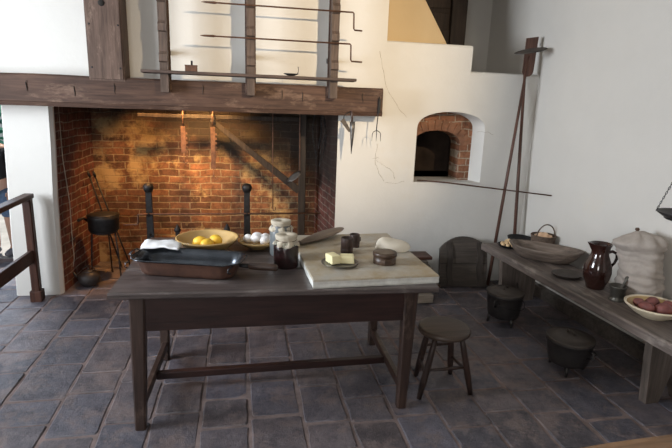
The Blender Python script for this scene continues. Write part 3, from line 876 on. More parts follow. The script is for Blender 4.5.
# ------------------------------------------------------------------ the table
TZ = 0.79
t = thing('work_table', 'large dark wooden kitchen work table on square legs, in the middle', 'table', (-.66, 2.505, 0), math.radians(-2.0))
def plank_top():
    mb = MB(); n = 40
    ys = [0, .36, .72, 1.08]
    for a, b in zip(ys, ys[1:]):
        rings = []
        for i in range(n+1):
            x = 1.725*i/n
            wv = .004*noise.noise(Vector((x*4, a*9, 2)))
            f = wv if a == 0 else 0
            y0, y1 = a + .0015 + f, b - .0015
            z1 = TZ + .0015*noise.noise(Vector((x*2, a*5, 5)))
            rings.append([Vector(p) for p in ((x, y0+.004, TZ-.032), (x, y0, TZ-.026), (x, y0, TZ-.007), (x, y0+.006, z1), (x, y1-.003, z1), (x, y1, TZ-.006), (x, y1, TZ-.032))])
        mb.loft(rings, True, False)
    return mb
plank_top().build('tabletop', 'table_top', t)
LEG = {}
for nm, (x, y), (fx, fy) in (('fl', (.13, .075), (.115, .035)), ('fr', (1.60, .115), (1.585, .10)), ('bl', (.12, .86), (.11, .80)), ('br', (1.60, .93), (1.585, .90))):
    MB().beam((x, y, TZ-.032), (fx, fy, 0), .082, .075, (1, 0, 0), .056, .055, n=3).build('leg', 'table_leg', t)
    LEG[nm] = (x, y)
mb = MB()
mb.beam((.165, .06, .658), (1.57, .10, .658), .195, .022, (0, 0, 1))
mb.beam((.165, .88, .658), (1.57, .94, .658), .195, .022, (0, 0, 1))
mb.beam((.135, .10, .658), (.125, .84, .658), .195, .022, (0, 0, 1))
mb.beam((1.60, .15, .658), (1.60, .90, .658), .195, .022, (0, 0, 1))
mb.build('apron', 'table_dark', t)
MB().beam((.118, .03, .125), (.115, .83, .105), .055, .035, (0, 0, 1)).build('side_stretcher', 'table_leg', t)
MB().beam((1.587, .13, .125), (1.587, .92, .105), .055, .035, (0, 0, 1)).build('side_stretcher', 'table_leg', t)
MB().beam((.13, .42, .095), (1.58, .50, .095), .045, .045, (0, 0, 1)).build('long_stretcher', 'table_dark', t)

# marble slab
t = thing('stone_slab', 'thick pale stained stone pastry slab on the right of the table', 'slab', (.370, 2.478, TZ), math.radians(2.0))
mb = MB(); n = 30
def edge(i, m_, s): return .004*noise.noise(Vector((i*.33, s, 3))) + .0015*noise.noise(Vector((i*.9, s, 8)))
rings = []
outline = []
w_, d_ = .715, .93
for i in range(n): outline.append((w_*i/n, edge(i, n, 1)))
for i in range(n): outline.append((w_ - edge(i, n, 2), d_*i/n))
for i in range(n): outline.append((w_ - w_*i/n, d_ - edge(i, n, 4)))
for i in range(n): outline.append((edge(i, n, 6), d_ - d_*i/n))
cx, cy = w_/2, d_/2
def ring(s_, z, dz=0): return [Vector((cx + (x-cx)*(1-s_), cy + (y-cy)*(1-s_), z)) for x, y in outline]
mb.loft([ring(.006, .001), ring(0, .01), ring(.004, .025), ring(.0, .04)], True, False, mi=1)
mb.loft([ring(0, .04), ring(.006, .048), ring(.014, .05)], True, False, mi=0)
mb.build('slab_block', ['slab_stone', 'slab_edge'], t)
SZ = TZ + .05

# copper pan with wooden handle, turned -15 deg
t = thing('copper_pan', 'long oval copper fish pan with dark wooden handle on the table', 'pan', (-.285, 2.80, TZ), math.radians(-15))
def stad(L, Wd, z, n=8):
    r = Wd*.36; pts = []
    for cx_, cy_, a0 in ((1, -1, -PI/2), (1, 1, 0), (-1, 1, PI/2), (-1, -1, PI)):
        for i in range(n+1):
            a = a0 + PI/2*i/n
            pts.append(Vector((cx_*(L/2-r) + r*math.cos(a), cy_*(Wd/2-r) + r*math.sin(a), z)))
    return pts
mb = MB()
mb.loft([stad(.02, .02, .001), stad(.47, .16, .001), stad(.51, .19, .006), stad(.53, .205, .02), stad(.575, .235, .088)], False, True)
mb.build('pan_body', 'copper_old', t)
mb = MB()
mb.loft([stad(.578, .238, .086), stad(.60, .256, .091), stad(.624, .276, .095), stad(.63, .282, .100), stad(.622, .274, .103), stad(.60, .250, .097), stad(.57, .228, .092), stad(.53, .195, .05), stad(.5, .17, .018), stad(.3, .05, .015), stad(.02, .02, .015)], False, True)
mb.build('rim', 'tin_dark', t)
MB().tube([(.285, 0, .06), (.30, -.002, .062), (.34, -.004, .062)], [.010, .012, .014], 10).build('ferrule', 'iron', t)
MB().tube([(.335, -.004, .062), (.34, -.004, .062), (.38, -.004, .062), (.42, -.004, .062), (.46, -.004, .062), (.49, -.004, .060), (.50, -.004, .06)], [.012, .018, .020, .0215, .0205, .019, .012], 14).build('handle', 'handle_wood', t)
for sx, a in ((-.30, 1), (.27, -1)):
    mb = MB().tube([(sx, -.10+.0*a, .085), (sx-.015, -.118, .075), (sx-.02, -.12, .055), (sx-.005, -.112, .048)], .004, 6)
    mb.build('rim_loop', 'tin_dark', t)
MB().tube([(-.30, .05, .095), (-.325, .045, .110), (-.332, .0, .112), (-.325, -.05, .108), (-.30, -.055, .095)], .004, 6).build('bail', 'tin_dark', t)

# white towel folded behind the pan, one flap laid over its rim
mb = MB(); rings = []
for i in range(25):
    u = i/24; x = -.575 + .215*u; e = min(1, min(u, 1-u)*7)**.5
    pr = []
    sec = [(3.000, .0), (2.995, .05), (2.990, .096), (2.965, .103), (2.935, .106), (2.932, .113), (2.95, .118), (2.985, .121), (3.02, .122), (3.06, .120), (3.09, .114), (3.115, .095), (3.125, .05), (3.125, 0)]
    for k, (y, z) in enumerate(sec):
        zz = z * (.93 + .07*e)
        nn = noise.noise(Vector((x*22, y*24, 3 + z*4)))
        yy = y - .30*(x + .47)*.8 + (0 if z == 0 else .006*nn)
        pr.append(Vector((x, yy, TZ + .001 + (0 if z == 0 else zz + (.016*noise.noise(Vector((x*17, y*24, 9))) if z > .105 else 0)))))
    rings.append(pr)
mb.loft(rings, True, True)
o = mb.build('kitchen_towel', 'towel_white')
tag(o, 'crumpled white towel behind the copper pan, one flap on its rim', 'towel')

# yellow bowl with lemons
def bowl_prof(r, h, rb, th=.008, lip=.006):
    out = [(0, 0), (rb, 0), (rb+.002, .008)]
    for i in range(1, 8):
        u = i/8; out.append((rb + (r-rb)*(u**.75), .008 + (h-.02)*u**1.25))
    out += [(r, h-.014), (r+lip, h-.006), (r+lip, h), (r-.004, h+.001), (r-.010, h-.006)]
    ins = []
    for i in range(7, 0, -1):
        u = i/8; ins.append((rb + (r-rb)*(u**.75) - th, .008 + (h-.02)*u**1.25 + th*.6))
    return out, [(r-.010, h-.006)] + ins + [(rb*.5, .014), (0, .012)]
t = thing('mixing_bowl', 'big yellow earthenware bowl holding lemons on the table', 'bowl', (-.215, 3.235, TZ))
po, pi_ = bowl_prof(.194, .093, .085)
mb = MB().lathe(po, 48).lathe(pi_, 48)
mb.build('bowl_body', 'yellow_ware', t)
def fruit(r, k=1.25):
    prof = []
    for i in range(17):
        a = -PI/2 + PI*i/16
        rr = r*math.cos(a); z = r*k*math.sin(a)
        if i == 16 or i == 0: rr = 0; z *= 1.08
        prof.append((max(rr, 0), z))
    return prof
for i, (x, y, z, a, lab) in enumerate(((-.262, 3.215, .064, .3, 'left lemon of three in the big yellow bowl'), (-.165, 3.24, .066, -.2, 'right lemon of three in the big yellow bowl'), (-.215, 3.160, .062, 1.3, 'front lemon lying lowest in the big yellow bowl'))):
    o = MB().lathe(fruit(.039, 1.18), 20).build('lemon', 'lemon_skin', None, (x, y, TZ+z), (PI/2*.9, 0, a+1.2))
    tag(o, lab, 'lemon', 'lemons in the yellow bowl')

# plate of eggs
t = thing('egg_plate', 'shallow yellow dish of white eggs on the table', 'dish', (.112, 3.285, TZ))
po, pi_ = bowl_prof(.130, .055, .06, .006)
MB().lathe(po, 40).lathe(pi_, 40).build('dish_body', 'yellow_ware', t)
def egg_prof(r):
    out = []
    for i in range(15):
        a = -PI/2 + PI*i/14
        out.append((max(0, r*math.cos(a)*(1 - .10*math.sin(a))), r*1.28*math.sin(a)))
    out[0] = (0, out[0][1]); out[-1] = (0, out[-1][1])
    return out
egg_mesh = None
for i, (x, y, z, a, lab) in enumerate(((.045, 3.305, .060, .3, 'leftmost white egg in the shallow yellow dish'), (.105, 3.345, .062, 1.4, 'rear white egg in the shallow yellow dish'), (.160, 3.315, .062, -.6, 'white egg nearest the rear jar in the yellow dish'), (.095, 3.262, .070, .9, 'large front white egg in the shallow yellow dish'), (.155, 3.245, .062, 2.0, 'front right white egg half behind the rear jar'))):
    o = MB().lathe(egg_prof(.0295), 20).build('egg', 'egg_white', None, (x, y, TZ+z), (PI/2*.85, 0, a))
    tag(o, lab, 'egg', 'white eggs in the yellow dish')

# two jars with cloth covers
def jar(loc, r, h, body, label, seed):
    t = thing('preserve_jar', label, 'jar', loc, seed)
    if body == 'jam':
        MB().lathe([(0, 0), (r*.9, 0), (r, .008), (r, h*.70), (r*.93, h*.80), (r*.72, h*.86), (r*.72, h*.97), (r*.68, h*.97), (r*.68, h*.86), (0, h*.86)], 36).build('jar_body', 'jar_glass', t)
        MB().lathe([(0, .005), (r*.90, .005), (r*.965, .014), (r*.965, h*.68), (r*.9, h*.74), (0, h*.74)], 36).build('contents', 'jam', t)
    else:
        MB().lathe([(0, 0), (r*.88, 0), (r*.98, .01), (r, h*.5), (r*.98, h*.76), (r*.86, h*.84), (r*.8, h*.88), (r*.8, h*.96), (0, h*.96)], 36).build('jar_body', body, t)
    # cloth cover: flat top, gathered at the string, frilled skirt
    mb = MB(); n = 48; rings = []
    for q, (rr, z, fr) in enumerate(((0.02, h, 0), (.80, h+.001, 0), (.86, h-.001, .01), (.885, h-.006, .02), (.87, h-.020, .03), (.80, h-.030, .03), (.85, h-.036, .06), (.97, h-.048, .12), (1.04, h-.062, .18))):
        rings.append([Vector(((r*rr + r*fr*math.sin(k*.9+seed)*.5 + r*fr*noise.noise(Vector((k*.7, seed, q*.2))))*math.cos(2*PI*k/n), (r*rr + r*fr*math.sin(k*.9+seed)*.5 + r*fr*noise.noise(Vector((k*.7, seed, q*.2))))*math.sin(2*PI*k/n), z + (fr*.08*noise.noise(Vector((k*.5, seed, 0))) if fr > .05 else 0))) for k in range(n)])
    mb.loft(rings, False, True)
    o = mb.build('cloth_cover', 'jar_cloth', t)
    sol = o.modifiers.new('thickness', 'SOLIDIFY'); sol.thickness = .0015
    mb = MB().tube([(r*.81*math.cos(a), r*.81*math.sin(a), h-.032) for a in [2*PI*k/24 for k in range(25)]], .0022, 6)
    mb.tube([(r*.8, -.02, h-.032), (r*.95, -.04, h-.03), (r*.9, -.05, h-.05), (r*.7, -.055, h-.045)], .0018, 5)
    mb.tube([(0, -r*.82, h-.032), (-.012, -r*1.0, h-.04), (-.018, -r*1.04, h-.065)], .0018, 5)
    mb.build('tie_string', 'string', o)
    return t
jar((.250, 3.115, TZ), .073, .228, 'jar_stone', 'grey stoneware jar with cloth cover, the rear of two', 1.0)
jar((.262, 2.875, TZ), .074, .198, 'jam', 'glass jar of dark preserve with cloth cover, the front of two', 2.3)

# wooden scoop paddle
t = thing('dough_paddle', 'long leaf-shaped brown wooden paddle lying across the slab', 'paddle', (.555, 3.300, SZ+.003), math.radians(40))
mb = MB(); rings = []
for i in range(21):
    u = i/20; x = -.24 + .45*u
    wd = .062*(math.sin(PI*min(1, max(0, .06+.92*u)))**.55)*(.75+.35*u); hh = .036*math.sin(PI*(.05+.9*u))**.5
    rings.append([Vector((x, wd*math.cos(a), hh*.5 + hh*.5*math.sin(a) + .03*u*u)) for a in [2*PI*k/16 for k in range(16)]])
mb.loft(rings, True, True)
mb.build('blade', 'scoop_wood', t)
MB().tube([(-.235, 0, .014), (-.255, 0, .014), (-.265, 0, .014)], [.016, .012, .009], 10).build('grip', 'scoop_wood', t)

# wooden cups
def cup(loc, r, h, lab):
    t = thing('wooden_cup', lab, 'cup', loc, .4, 'dark wooden cups on the slab')
    MB().lathe([(0, 0), (r*.96, 0), (r, .005), (r, h*.3), (r*.97, h*.32), (r, h*.34), (r, h-.004), (r*.97, h), (r*.86, h), (r*.84, h*.25), (0, h*.2)], 28).build('cup_body', 'cup_wood', t)
    MB().tube([(r*.95, 0, h*.70), (r*1.35, 0, h*.68), (r*1.4, 0, h*.4), (r*.95, 0, h*.35)], .004, 6).build('handle', 'cup_wood', t)
cup((.650, 2.965, SZ), .039, .098, 'taller dark wooden cup behind the butter plate')
cup((.728, 3.095, SZ), .034, .085, 'smaller dark wooden cup standing behind the taller one')

# butter plate
t = thing('butter_plate', 'small round pewter plate holding two butter blocks on the slab', 'plate', (.562, 2.735, SZ))
MB().lathe([(0, 0), (.07, 0), (.078, .004), (.108, .013), (.109, .016), (.104, .016), (.075, .008), (0, .006)], 40).build('plate_body', 'pewter', t)
def butter(loc, rz, s, lab):
    mb = MB().box(-s[0]/2, s[0]/2, -s[1]/2, s[1]/2, 0, s[2], b=.008)
    mb.warp(.004, 25, loc[0]*9)
    o = mb.build('butter_block', 'butter_pale', None, loc, (0, 0, rz))
    tag(o, lab, 'butter', 'butter blocks on the pewter plate')
butter((.520, 2.745, SZ+.009), .35, (.058, .085, .052), 'left pale butter block, set on its narrow side')
butter((.605, 2.742, SZ+.009), -.15, (.080, .066, .047), 'right pale butter block, the wider one')

# round bentwood box
t = thing('bentwood_box', 'small round dark wooden lidded box at the slab front', 'box', (.834, 2.745, SZ))
MB().lathe([(0, 0), (.066, 0), (.068, .004), (.067, .048), (0, .048)], 36).build('box_body', 'box_wood', t)
MB().lathe([(.069, .046), (.072, .048), (.072, .064), (.069, .068), (.04, .067), (0, .067)], 36).build('lid', 'box_wood', t)
MB().box(-.018, .018, -.0705, -.0665, .010, .04, b=.001).build('band_lap', 'box_wood', t)

# dough mound
mb = MB(); rings = []
for i in range(13):
    a = PI/2*i/12
    rings.append([Vector(((.118*math.cos(a)**.7)*(1+.09*noise.noise(Vector((math.cos(b)*1.3, math.sin(b)*1.3, 1))))*math.cos(b), (.10*math.cos(a)**.7)*math.sin(b), .002+.064*math.sin(a)*(1+.25*math.cos(b-2.5)*math.cos(a)))) for b in [2*PI*k/32 for k in range(32)]])
mb.loft(rings, True, True).warp(.016, 8, 2)
for v in mb.v: v.z = max(v.z, 0.001)
o = mb.build('bread_dough', 'dough_white', None, (.965, 3.02, SZ), (0, 0, .1))
tag(o, 'pale rounded mound of dough at the back right of the slab', 'dough')

# ------------------------------------------------------------------ stool
t = thing('stool', 'round dark wooden stool with four splayed legs beside the table', 'stool', (1.215, 2.665, 0))
mb = MB()
mb.lathe([(0, .41), (.140, .41), (.156, .418), (.160, .432), (.155, .446), (.142, .45), (0, .45)], 40)
mb.build('seat', 'stool_wood', t)
feet = ((-.150, -.055), (.195, -.045), (.165, .205), (-.075, .21))
tops = ((-.075, -.06), (.09, -.055), (.085, .085), (-.06, .09))
for (fx, fy), (tx, ty) in zip(feet, tops):
    a, b = Vector((tx, ty, .415)), Vector((fx, fy, 0))
    MB().tube([a, a.lerp(b, .3), a.lerp(b, .7), b], [.015, .019, .021, .015], 10).build('leg', 'stool_leg', t)
def lp(i, z): 
    a, b = Vector((*tops[i], .415)), Vector((*feet[i], 0)); return a.lerp(b, 1 - z/.415)
for i, j, z in ((0, 1, .19), (1, 2, .16), (3, 2, .26), (0, 3, .15)):
    MB().tube([lp(i, z), lp(i, z).lerp(lp(j, z), .5), lp(j, z)], [.008, .011, .008], 8).build('stretcher', 'stool_leg', t)

# ------------------------------------------------------------------ arched board leaning by the oven wall
t = thing('arched_board', 'dark arched wooden oven board leaning against the white wall', 'board', (2.175, 4.42, .0), math.radians(-4))
M = Matrix.Rotation(math.radians(-11), 4, 'X')
poly = [(-.245, .012), (.245, .012), (.245, .385)] + arc(0, .30-.09, .305, math.radians(35), math.radians(145), 14) + [(-.245, .385)]
mb = MB().prism(poly, M @ Vector((0, .028, 0)), (0, 0, 0), (1, 0, 0), M @ Vector((0, 0, 1)))
mb.build('panel', 'old_wood', t)
for x in (-.145, .165):
    mb = MB(); pr = []
    zz = [.03, .07, .12, .22, .32, .42, .46]
    L_ = [(-.028 + .010*math.sin(z*25), z) for z in zz]; R_ = [(.028 + .012*math.sin(z*22+1), z) for z in zz]
    pr = [(a + x, z) for a, z in R_] + [(a + x, z) for a, z in L_[::-1]]
    mb.prism(pr, M @ Vector((0, -.014, 0)), (0, 0, 0), (1, 0, 0), M @ Vector((0, 0, 1)))
    mb.build('batten', 'old_wood_upright', t)
mb = MB().box(-.243, .243, -.0015, .0, .243, .247, M)
mb.build('plank_seam', 'flue_black', t)

# stack of boards and blocks behind the table
def board(x0, x1, y0, y1, z0, z1, rz, mat, lab):
    cx, cy = (x0+x1)/2, (y0+y1)/2
    o = MB().box(-(x1-x0)/2, (x1-x0)/2, -(y1-y0)/2, (y1-y0)/2, 0, z1-z0, b=.004).build('timber_board', mat, None, (cx, cy, z0), (0, 0, rz))
    tag(o, lab, 'board', 'timber stacked behind the table')
board(1.30, 1.715, 4.05, 4.40, 0.010, .085, 0, 'pale_wood', 'thick pale board at the bottom of the stack by the wall')
board(1.25, 1.84, 4.20, 4.36, .085, .118, .05, 'box_wood', 'reddish brown board poking out right of the stack')
board(1.28, 1.735, 4.08, 4.40, .118, .19, -.02, 'pale_wood', 'second thick pale board midway up the stack')
board(1.22, 1.73, 4.15, 4.42, .19, .245, .03, 'bench_wood', 'grey brown board resting on the pale boards')
board(1.20, 1.74, 4.18, 4.40, .245, .30, -.04, 'old_wood', 'dark board in the upper stack behind the slab')
board(1.22, 1.70, 4.20, 4.45, .30, .355, .02, 'old_wood', 'dark board second from the top of the stack')
board(1.15, 1.76, 4.26, 4.46, .355, .382, -.02, 'rail_wood', 'topmost reddish board of the stack behind the slab')

# ------------------------------------------------------------------ bench at the right wall
BZ = .48
b0 = Vector((2.293, 4.36)); b1 = Vector((2.41, 2.0))
ang = math.atan2(b1.y-b0.y, b1.x-b0.x) + PI/2
t = thing('plank_bench', 'long thick grey-brown plank bench along the right wall', 'bench', (b0.x, b0.y, 0), ang)
# local: -y towards the camera, +x towards the wall
Lb = (b1-b0).length
mb = MB(); rings = []
for i in range(41):
    y = -Lb*i/40
    e = .006*noise.noise(Vector((y*5, 1, 1))); e2 = .004*noise.noise(Vector((y*7, 4, 1)))
    rings.append([Vector(p) for p in ((.006+e, y, BZ-.066), (e, y, BZ-.058), (e2, y, BZ-.010), (.010+e2, y, BZ+.001), (.2, y, BZ), (.43, y, BZ), (.43, y, BZ-.066))])
mb.loft(rings, True, False)
mb.build('plank', 'bench_wood', t)
def bench_leg(y, w0=.03, w1=.40, splay=0):
    poly = [(w0, BZ-.067), (w1, BZ-.067), (w1+.0, 0), (w1-.10, 0), ((w0+w1)/2, .19), (w0+.13, 0), (w0+.035, 0)]
    MB().prism(poly, (0, .055, 0), (0, y, 0), (1, 0, 0), (0, 0, 1)).build('leg', 'bench_leg', t)
bench_leg(-.34); bench_leg(-2.0)

# dish of nuts and its heap
t = thing('nut_dish', 'small dark dish of nuts at the far end of the bench', 'dish', (2.485, 4.20, BZ))
MB().lathe([(0, 0), (.06, 0), (.085, .012), (.098, .028), (.10, .032), (.094, .03), (.07, .012), (0, .008)], 32).build('dish_body', 'iron', t)
rnd = random.Random(3)
k = 0
for ring_, rr, zz in ((7, .058, .030), (4, .03, .050), (1, 0, .068)):
    for i in range(ring_):
        a = 2*PI*i/ring_ + rr*9
        mb = MB().lathe(fruit(.018, 1.15), 12)
        o = mb.build('walnut', 'nut_shell', None, (2.485 + rr*math.cos(a), 4.20 + rr*math.sin(a), BZ+zz), (rnd.random()*2, rnd.random(), rnd.random()*3))
        tag(o, 'tan nut heaped in the small dark dish at the bench end', 'nut', 'nuts in the dark dish'); k += 1

# dark plate leaning behind the trough
t = thing('iron_plate', 'dark round plate half hidden behind the wooden trough', 'plate', (2.665, 4.32, BZ+.001))
MB().lathe([(0, 0), (.075, 0), (.10, .03), (.115, .065), (.112, .067), (.096, .035), (.07, .008), (0, .008)], 32).build('plate_body', 'iron', t)

# big wooden trough
t = thing('dough_trough', 'long oval grey wooden dough trough on the bench', 'trough', (2.605, 3.80, BZ), math.radians(-43))
mb = MB(); n = 48
def ov(L, Wd, z, up_=0): return [Vector((L*math.copysign(abs(math.cos(a))**.9, math.cos(a)), Wd*math.sin(a), z + up_*abs(math.cos(a))**3)) for a in [2*PI*k/n for k in range(n)]]
mb.loft([ov(.16, .075, .001), ov(.21, .105, .010), ov(.262, .138, .05, .005), ov(.300, .160, .100, .012), ov(.310, .167, .112, .014), ov(.298, .156, .117, .014), ov(.262, .130, .085, .010), ov(.21, .098, .035), ov(.15, .065, .02)], True, True)
mb.build('trough_body', 'trough_wood', t)

# basket of brown eggs
t = thing('egg_basket', 'small woven basket with arched handle behind the wooden trough', 'basket', (2.742, 4.055, BZ), .1)
mb = MB(); n = 40; rows = 12
for r_ in range(rows):
    z = .006 + r_*.012; rr = .082 + .022*(r_/rows)**.6
    mb.tube([((rr + .003*math.sin(k*PI + r_*PI))*math.cos(2*PI*k/n), (rr + .003*math.sin(k*PI + r_*PI))*math.sin(2*PI*k/n), z) for k in range(n+1)], .0065, 5)
mb.lathe([(0, .004), (.078, .004), (.097, .138)], 24)
mb.build('woven_body', 'basket_cane', t)
MB().tube([(.106*math.cos(2*PI*k/n), .106*math.sin(2*PI*k/n), .152) for k in range(n+1)], .008, 6).build('rim', 'basket_cane', t)
MB().tube([(0.098*math.cos(a), -.03 + 0.0, .145 + .115*math.sin(a)) for a in [PI*k/20 for k in range(21)]], .006, 8).build('handle', 'basket_cane', t)
MB().lathe([(0, .105), (.093, .105), (.093, .10), (0, .10)], 24).build('straw_lining', 'basket_cane', t)
for i in range(11):
    if i < 7: a = 2*PI*i/7; rr = .064; z = .134
    else: a = 2*PI*(i-7)/4 + .4; rr = .027; z = .154
    p = Vector((rr*math.cos(a), rr*math.sin(a), z))
    o = MB().lathe(egg_prof(.0235), 16).build('egg', 'egg_brown', None, (2.742+p.x, 4.055+p.y, BZ+z), (1.3, .2*i, a))
    tag(o, 'light brown egg in the woven basket on the bench', 'egg', 'brown eggs in the basket')

# flat pan
t = thing('shallow_pan', 'shallow dark round pan between the trough and the brown jug', 'pan', (2.525, 3.36, BZ))
MB().lathe([(0, 0), (.09, 0), (.108, .014), (.122, .028), (.124, .031), (.118, .030), (.09, .010), (0, .007)], 40, sy=.85).build('pan_body', 'iron_lid', t)

# jug
t = thing('jug', 'tall shiny brown glazed jug on the bench', 'jug', (2.590, 3.12, BZ), math.radians(-12))
prof = [(0, 0), (.060, 0), (.064, .006), (.070, .03), (.092, .085), (.098, .13), (.092, .175), (.074, .225), (.060, .262), (.058, .285), (.066, .318), (.074, .338), (.075, .343), (.070, .342), (.060, .318), (.052, .285), (.05, .25), (.05, .1), (0, .1)]
mb = MB().lathe(prof, 48)
for v in mb.v:          # pull a pouring lip out on the left side
    if v.z > .27:
        a = math.atan2(v.y, -v.x)
        k_ = max(0, math.cos(a))**10 * (v.z-.27)/.073
        v.x -= .030*k_; v.z += .008*k_
mb.build('jug_body', 'brown_glaze', t)
mb = MB().tube([(.060, 0, .275), (.085, -.002, .285), (.118, -.005, .27), (.125, -.005, .235), (.112, -.003, .195), (.09, 0, .165)], [.012, .012, .011, .011, .010, .010], 10)
mb.build('handle', 'brown_glaze', t)

# mortar and pestle
t = thing('mortar', 'small grey metal mortar beside the brown jug', 'mortar', (2.578, 2.880, BZ))
MB().lathe([(0, 0), (.052, 0), (.053, .008), (.042, .016), (.043, .03), (.050, .080), (.058, .100), (.059, .106), (.052, .105), (.042, .075), (.032, .02), (0, .018)], 32).build('mortar_cup', 'mortar_bronze', t)
mb = MB().tube([(0, 0, 0), (.0, 0, .02), (0, 0, .05), (0, 0, .12), (0, 0, .135), (0, 0, .15), (0, 0, .158)], [.012, .016, .010, .009, .015, .015, .007], 10)
o = mb.build('pestle', 'mortar_bronze', None, (2.578, 2.878, BZ+.030), (0, math.radians(33), .25))
tag(o, 'small metal pestle leaning out of the mortar', 'pestle')

# yellow bowl with red potatoes
t = thing('serving_bowl', 'yellow bowl with cream outside holding red potatoes, near bench end', 'bowl', (2.622, 2.600, BZ))
po, pi_ = bowl_prof(.170, .080, .08, .008, .007)
MB().lathe(po, 48).build('outer_glaze', 'cream_ware', t)
MB().lathe(pi_, 48).build('inner_glaze', 'yellow_ware', t)
for i, (dx, dy, z, r, lab) in enumerate(((-.065, -.005, .054, .040, 'leftmost red potato in the yellow bench bowl'), (.012, -.055, .054, .042, 'front red potato in the yellow bench bowl'), (.03, .055, .054, .040, 'rear red potato in the yellow bench bowl'), (.090, -.015, .058, .036, 'rightmost red potato in the yellow bench bowl'), (-.05, .075, .054, .030, 'small red potato at the back of the bench bowl'))):
    mb = MB().lathe(fruit(r, 1.3), 18).warp(.005, 30, i)
    o = mb.build('red_potato', 'potato_red', None, (2.622+dx, 2.600+dy, BZ+z+.010), (1.4, .3*i, .8*i))
    tag(o, lab, 'potato', 'red potatoes in the yellow bowl')

# linen sack
t = thing('flour_sack', 'full grey-beige linen sack tied at the top against the wall', 'sack', (2.785, 2.93, BZ), .0)
mb = MB(); rings = []; n = 56; N = 44
KN = [(0, .118), (.04, .128), (.25, .128), (.5, .122), (.70, .128), (.80, .142), (.87, .132), (.93, .095), (.975, .045), (1.0, .022)]
def lerp_k(u):
    for (a, b), (c_, d) in zip(KN, KN[1:]):
        if u <= c_: return b + (d-b)*(u-a)/(c_-a)
    return KN[-1][1]
for i in range(N+1):
    u = i/N; z = .475*u
    prof = lerp_k(u)
    cx = -.012 - .050*max(0, u-.35)/.65; cy = .03*u
    ring = []
    for k in range(n):
        a = 2*PI*k/n; ca, sa = math.cos(a), math.sin(a)
        fold = .5 + .5*math.sin(z*150 + 2.2*noise.noise(Vector((ca*1.5, sa*1.5, z*6)))*3)
        wr = -.007*fold + .012*noise.noise(Vector((ca*1.2, sa*1.2, z*26))) + .014*noise.noise(Vector((ca*1.8+3, sa*1.8, z*8)))
        wr += .030*math.exp(-((u-.82)/.06)**2)*max(0, math.cos(a-PI*1.05))**2
        if u > .84: wr += .010*math.sin(a*9)*(1-u)/.16
        r = prof + wr*(1 if u < .95 else .25)
        x = cx + r*ca; y = cy + r*1.32*sa - .02
        x = min(x, wx(2.95+y) - .004 - 2.785)
        sl = -.035*max(0, u-.6)/.4*(y-cy)/.13
        ring.append(Vector((x, y, z + sl + (.010*noise.noise(Vector((ca*3, sa*3, 7))) if .05 < u < .97 else 0))))
    rings.append(ring)
mb.loft(rings, True, True)
sb = mb.build('sack_body', 'linen', t)
mb = MB()
mb.tube([(-.062, .03, .465), (-.062, .03, .478), (-.064, .03, .486), (-.066, .03, .497)], [.018, .010, .015, .012], 10)
mb.build('tied_neck', 'string', sb)

# hanging scale pan at the far right
t = thing('hanging_scale_pan', 'shallow dark metal scale pan hanging from chains at right edge', 'scale', (2.60, 2.50, 1.175))
MB().lathe([(0, -.035), (.06, -.032), (.11, -.016), (.140, .004), (.146, .012), (.138, .010), (.1, -.008), (0, -.022)], 40).build('pan', 'iron_pot', t)
MB().lathe([(.02, -.042), (.09, -.034), (.10, -.028), (.0, -.036)], 30).build('base_ring', 'iron', t)
for a in (2.5, .4, -1.7):
    p = Vector((.144*math.cos(a), .144*math.sin(a), .008)); q = Vector((0, 0, .46))
    mb = MB(); nn = 30
    for k in range(nn):
        c_ = p.lerp(q, (k+.5)/nn)
        M = Matrix.Translation(c_) @ (q-p).to_track_quat('Z', 'Y').to_matrix().to_4x4() @ Matrix.Rotation((k % 2)*PI/2, 4, 'Z')
        mb.tube([M @ Vector((.0045*math.cos(b), 0, .011*math.sin(b))) for b in [2*PI*w/8 for w in range(9)]], .0018, 5)
    mb.build('chain', 'iron', t)
MB().tube([(0, 0, .46), (0, 0, 2.14)], .004, 6).build('suspension_cord', 'iron', t)

# cauldrons below the bench
def cauldron(loc, r, h, rz, lab):
    t = thing('cauldron', lab, 'cauldron', loc, rz, 'lidded cauldrons under the bench')
    zf = .055
    MB().lathe([(0, zf), (r*.62, zf), (r*.82, zf+.015), (r*.88, zf+.05), (r*.95, h*.75), (r*.97, h-.02), (r*1.02, h-.012), (r*1.02, h), (0, h)], 44).build('pot_body', 'iron_pot', t)
    lid = MB().lathe([(r*1.03, h+.001), (r*1.04, h+.012), (r*.98, h+.016), (r*.92, h+.010), (r*.6, h+.026), (r*.2, h+.034), (0, h+.034)], 44).build('lid', 'iron_lid', t)
    MB().tube([(-.03, 0, h+.03), (-.025, 0, h+.052), (.025, 0, h+.052), (.03, 0, h+.03)], .006, 8).build('lid_handle', 'iron_lid', lid)
    for a in (-2.0, .1, 2.2):
        MB().tube([(r*.72*math.cos(a), r*.72*math.sin(a), zf+.02), (r*.80*math.cos(a), r*.80*math.sin(a), .0)], [.016, .010], 8).build('foot', 'iron_pot', t)
    for s_ in (-1, 1):
        MB().tube([(s_*r*.96, 0, h-.03), (s_*(r+.028), 0, h-.035), (s_*(r+.030), 0, h-.075), (s_*r*.92, 0, h-.09)], .007, 8).build('ear', 'iron_pot', t)
    mb = MB().tube([(-(r+.02)*math.cos(a), -(r*.9+.03)*math.sin(a), h-.05 - .05*math.sin(a)) for a in [PI*k/24 for k in range(25)]], .004, 6)
    mb.build('bail_handle', 'iron', t)
cauldron((2.155, 3.60, 0.004), .148, .265, .6, 'farther lidded black iron cauldron under the bench')
cauldron((2.215, 2.815, 0.004), .152, .235, 1.9, 'nearer lidded black iron cauldron under the bench')

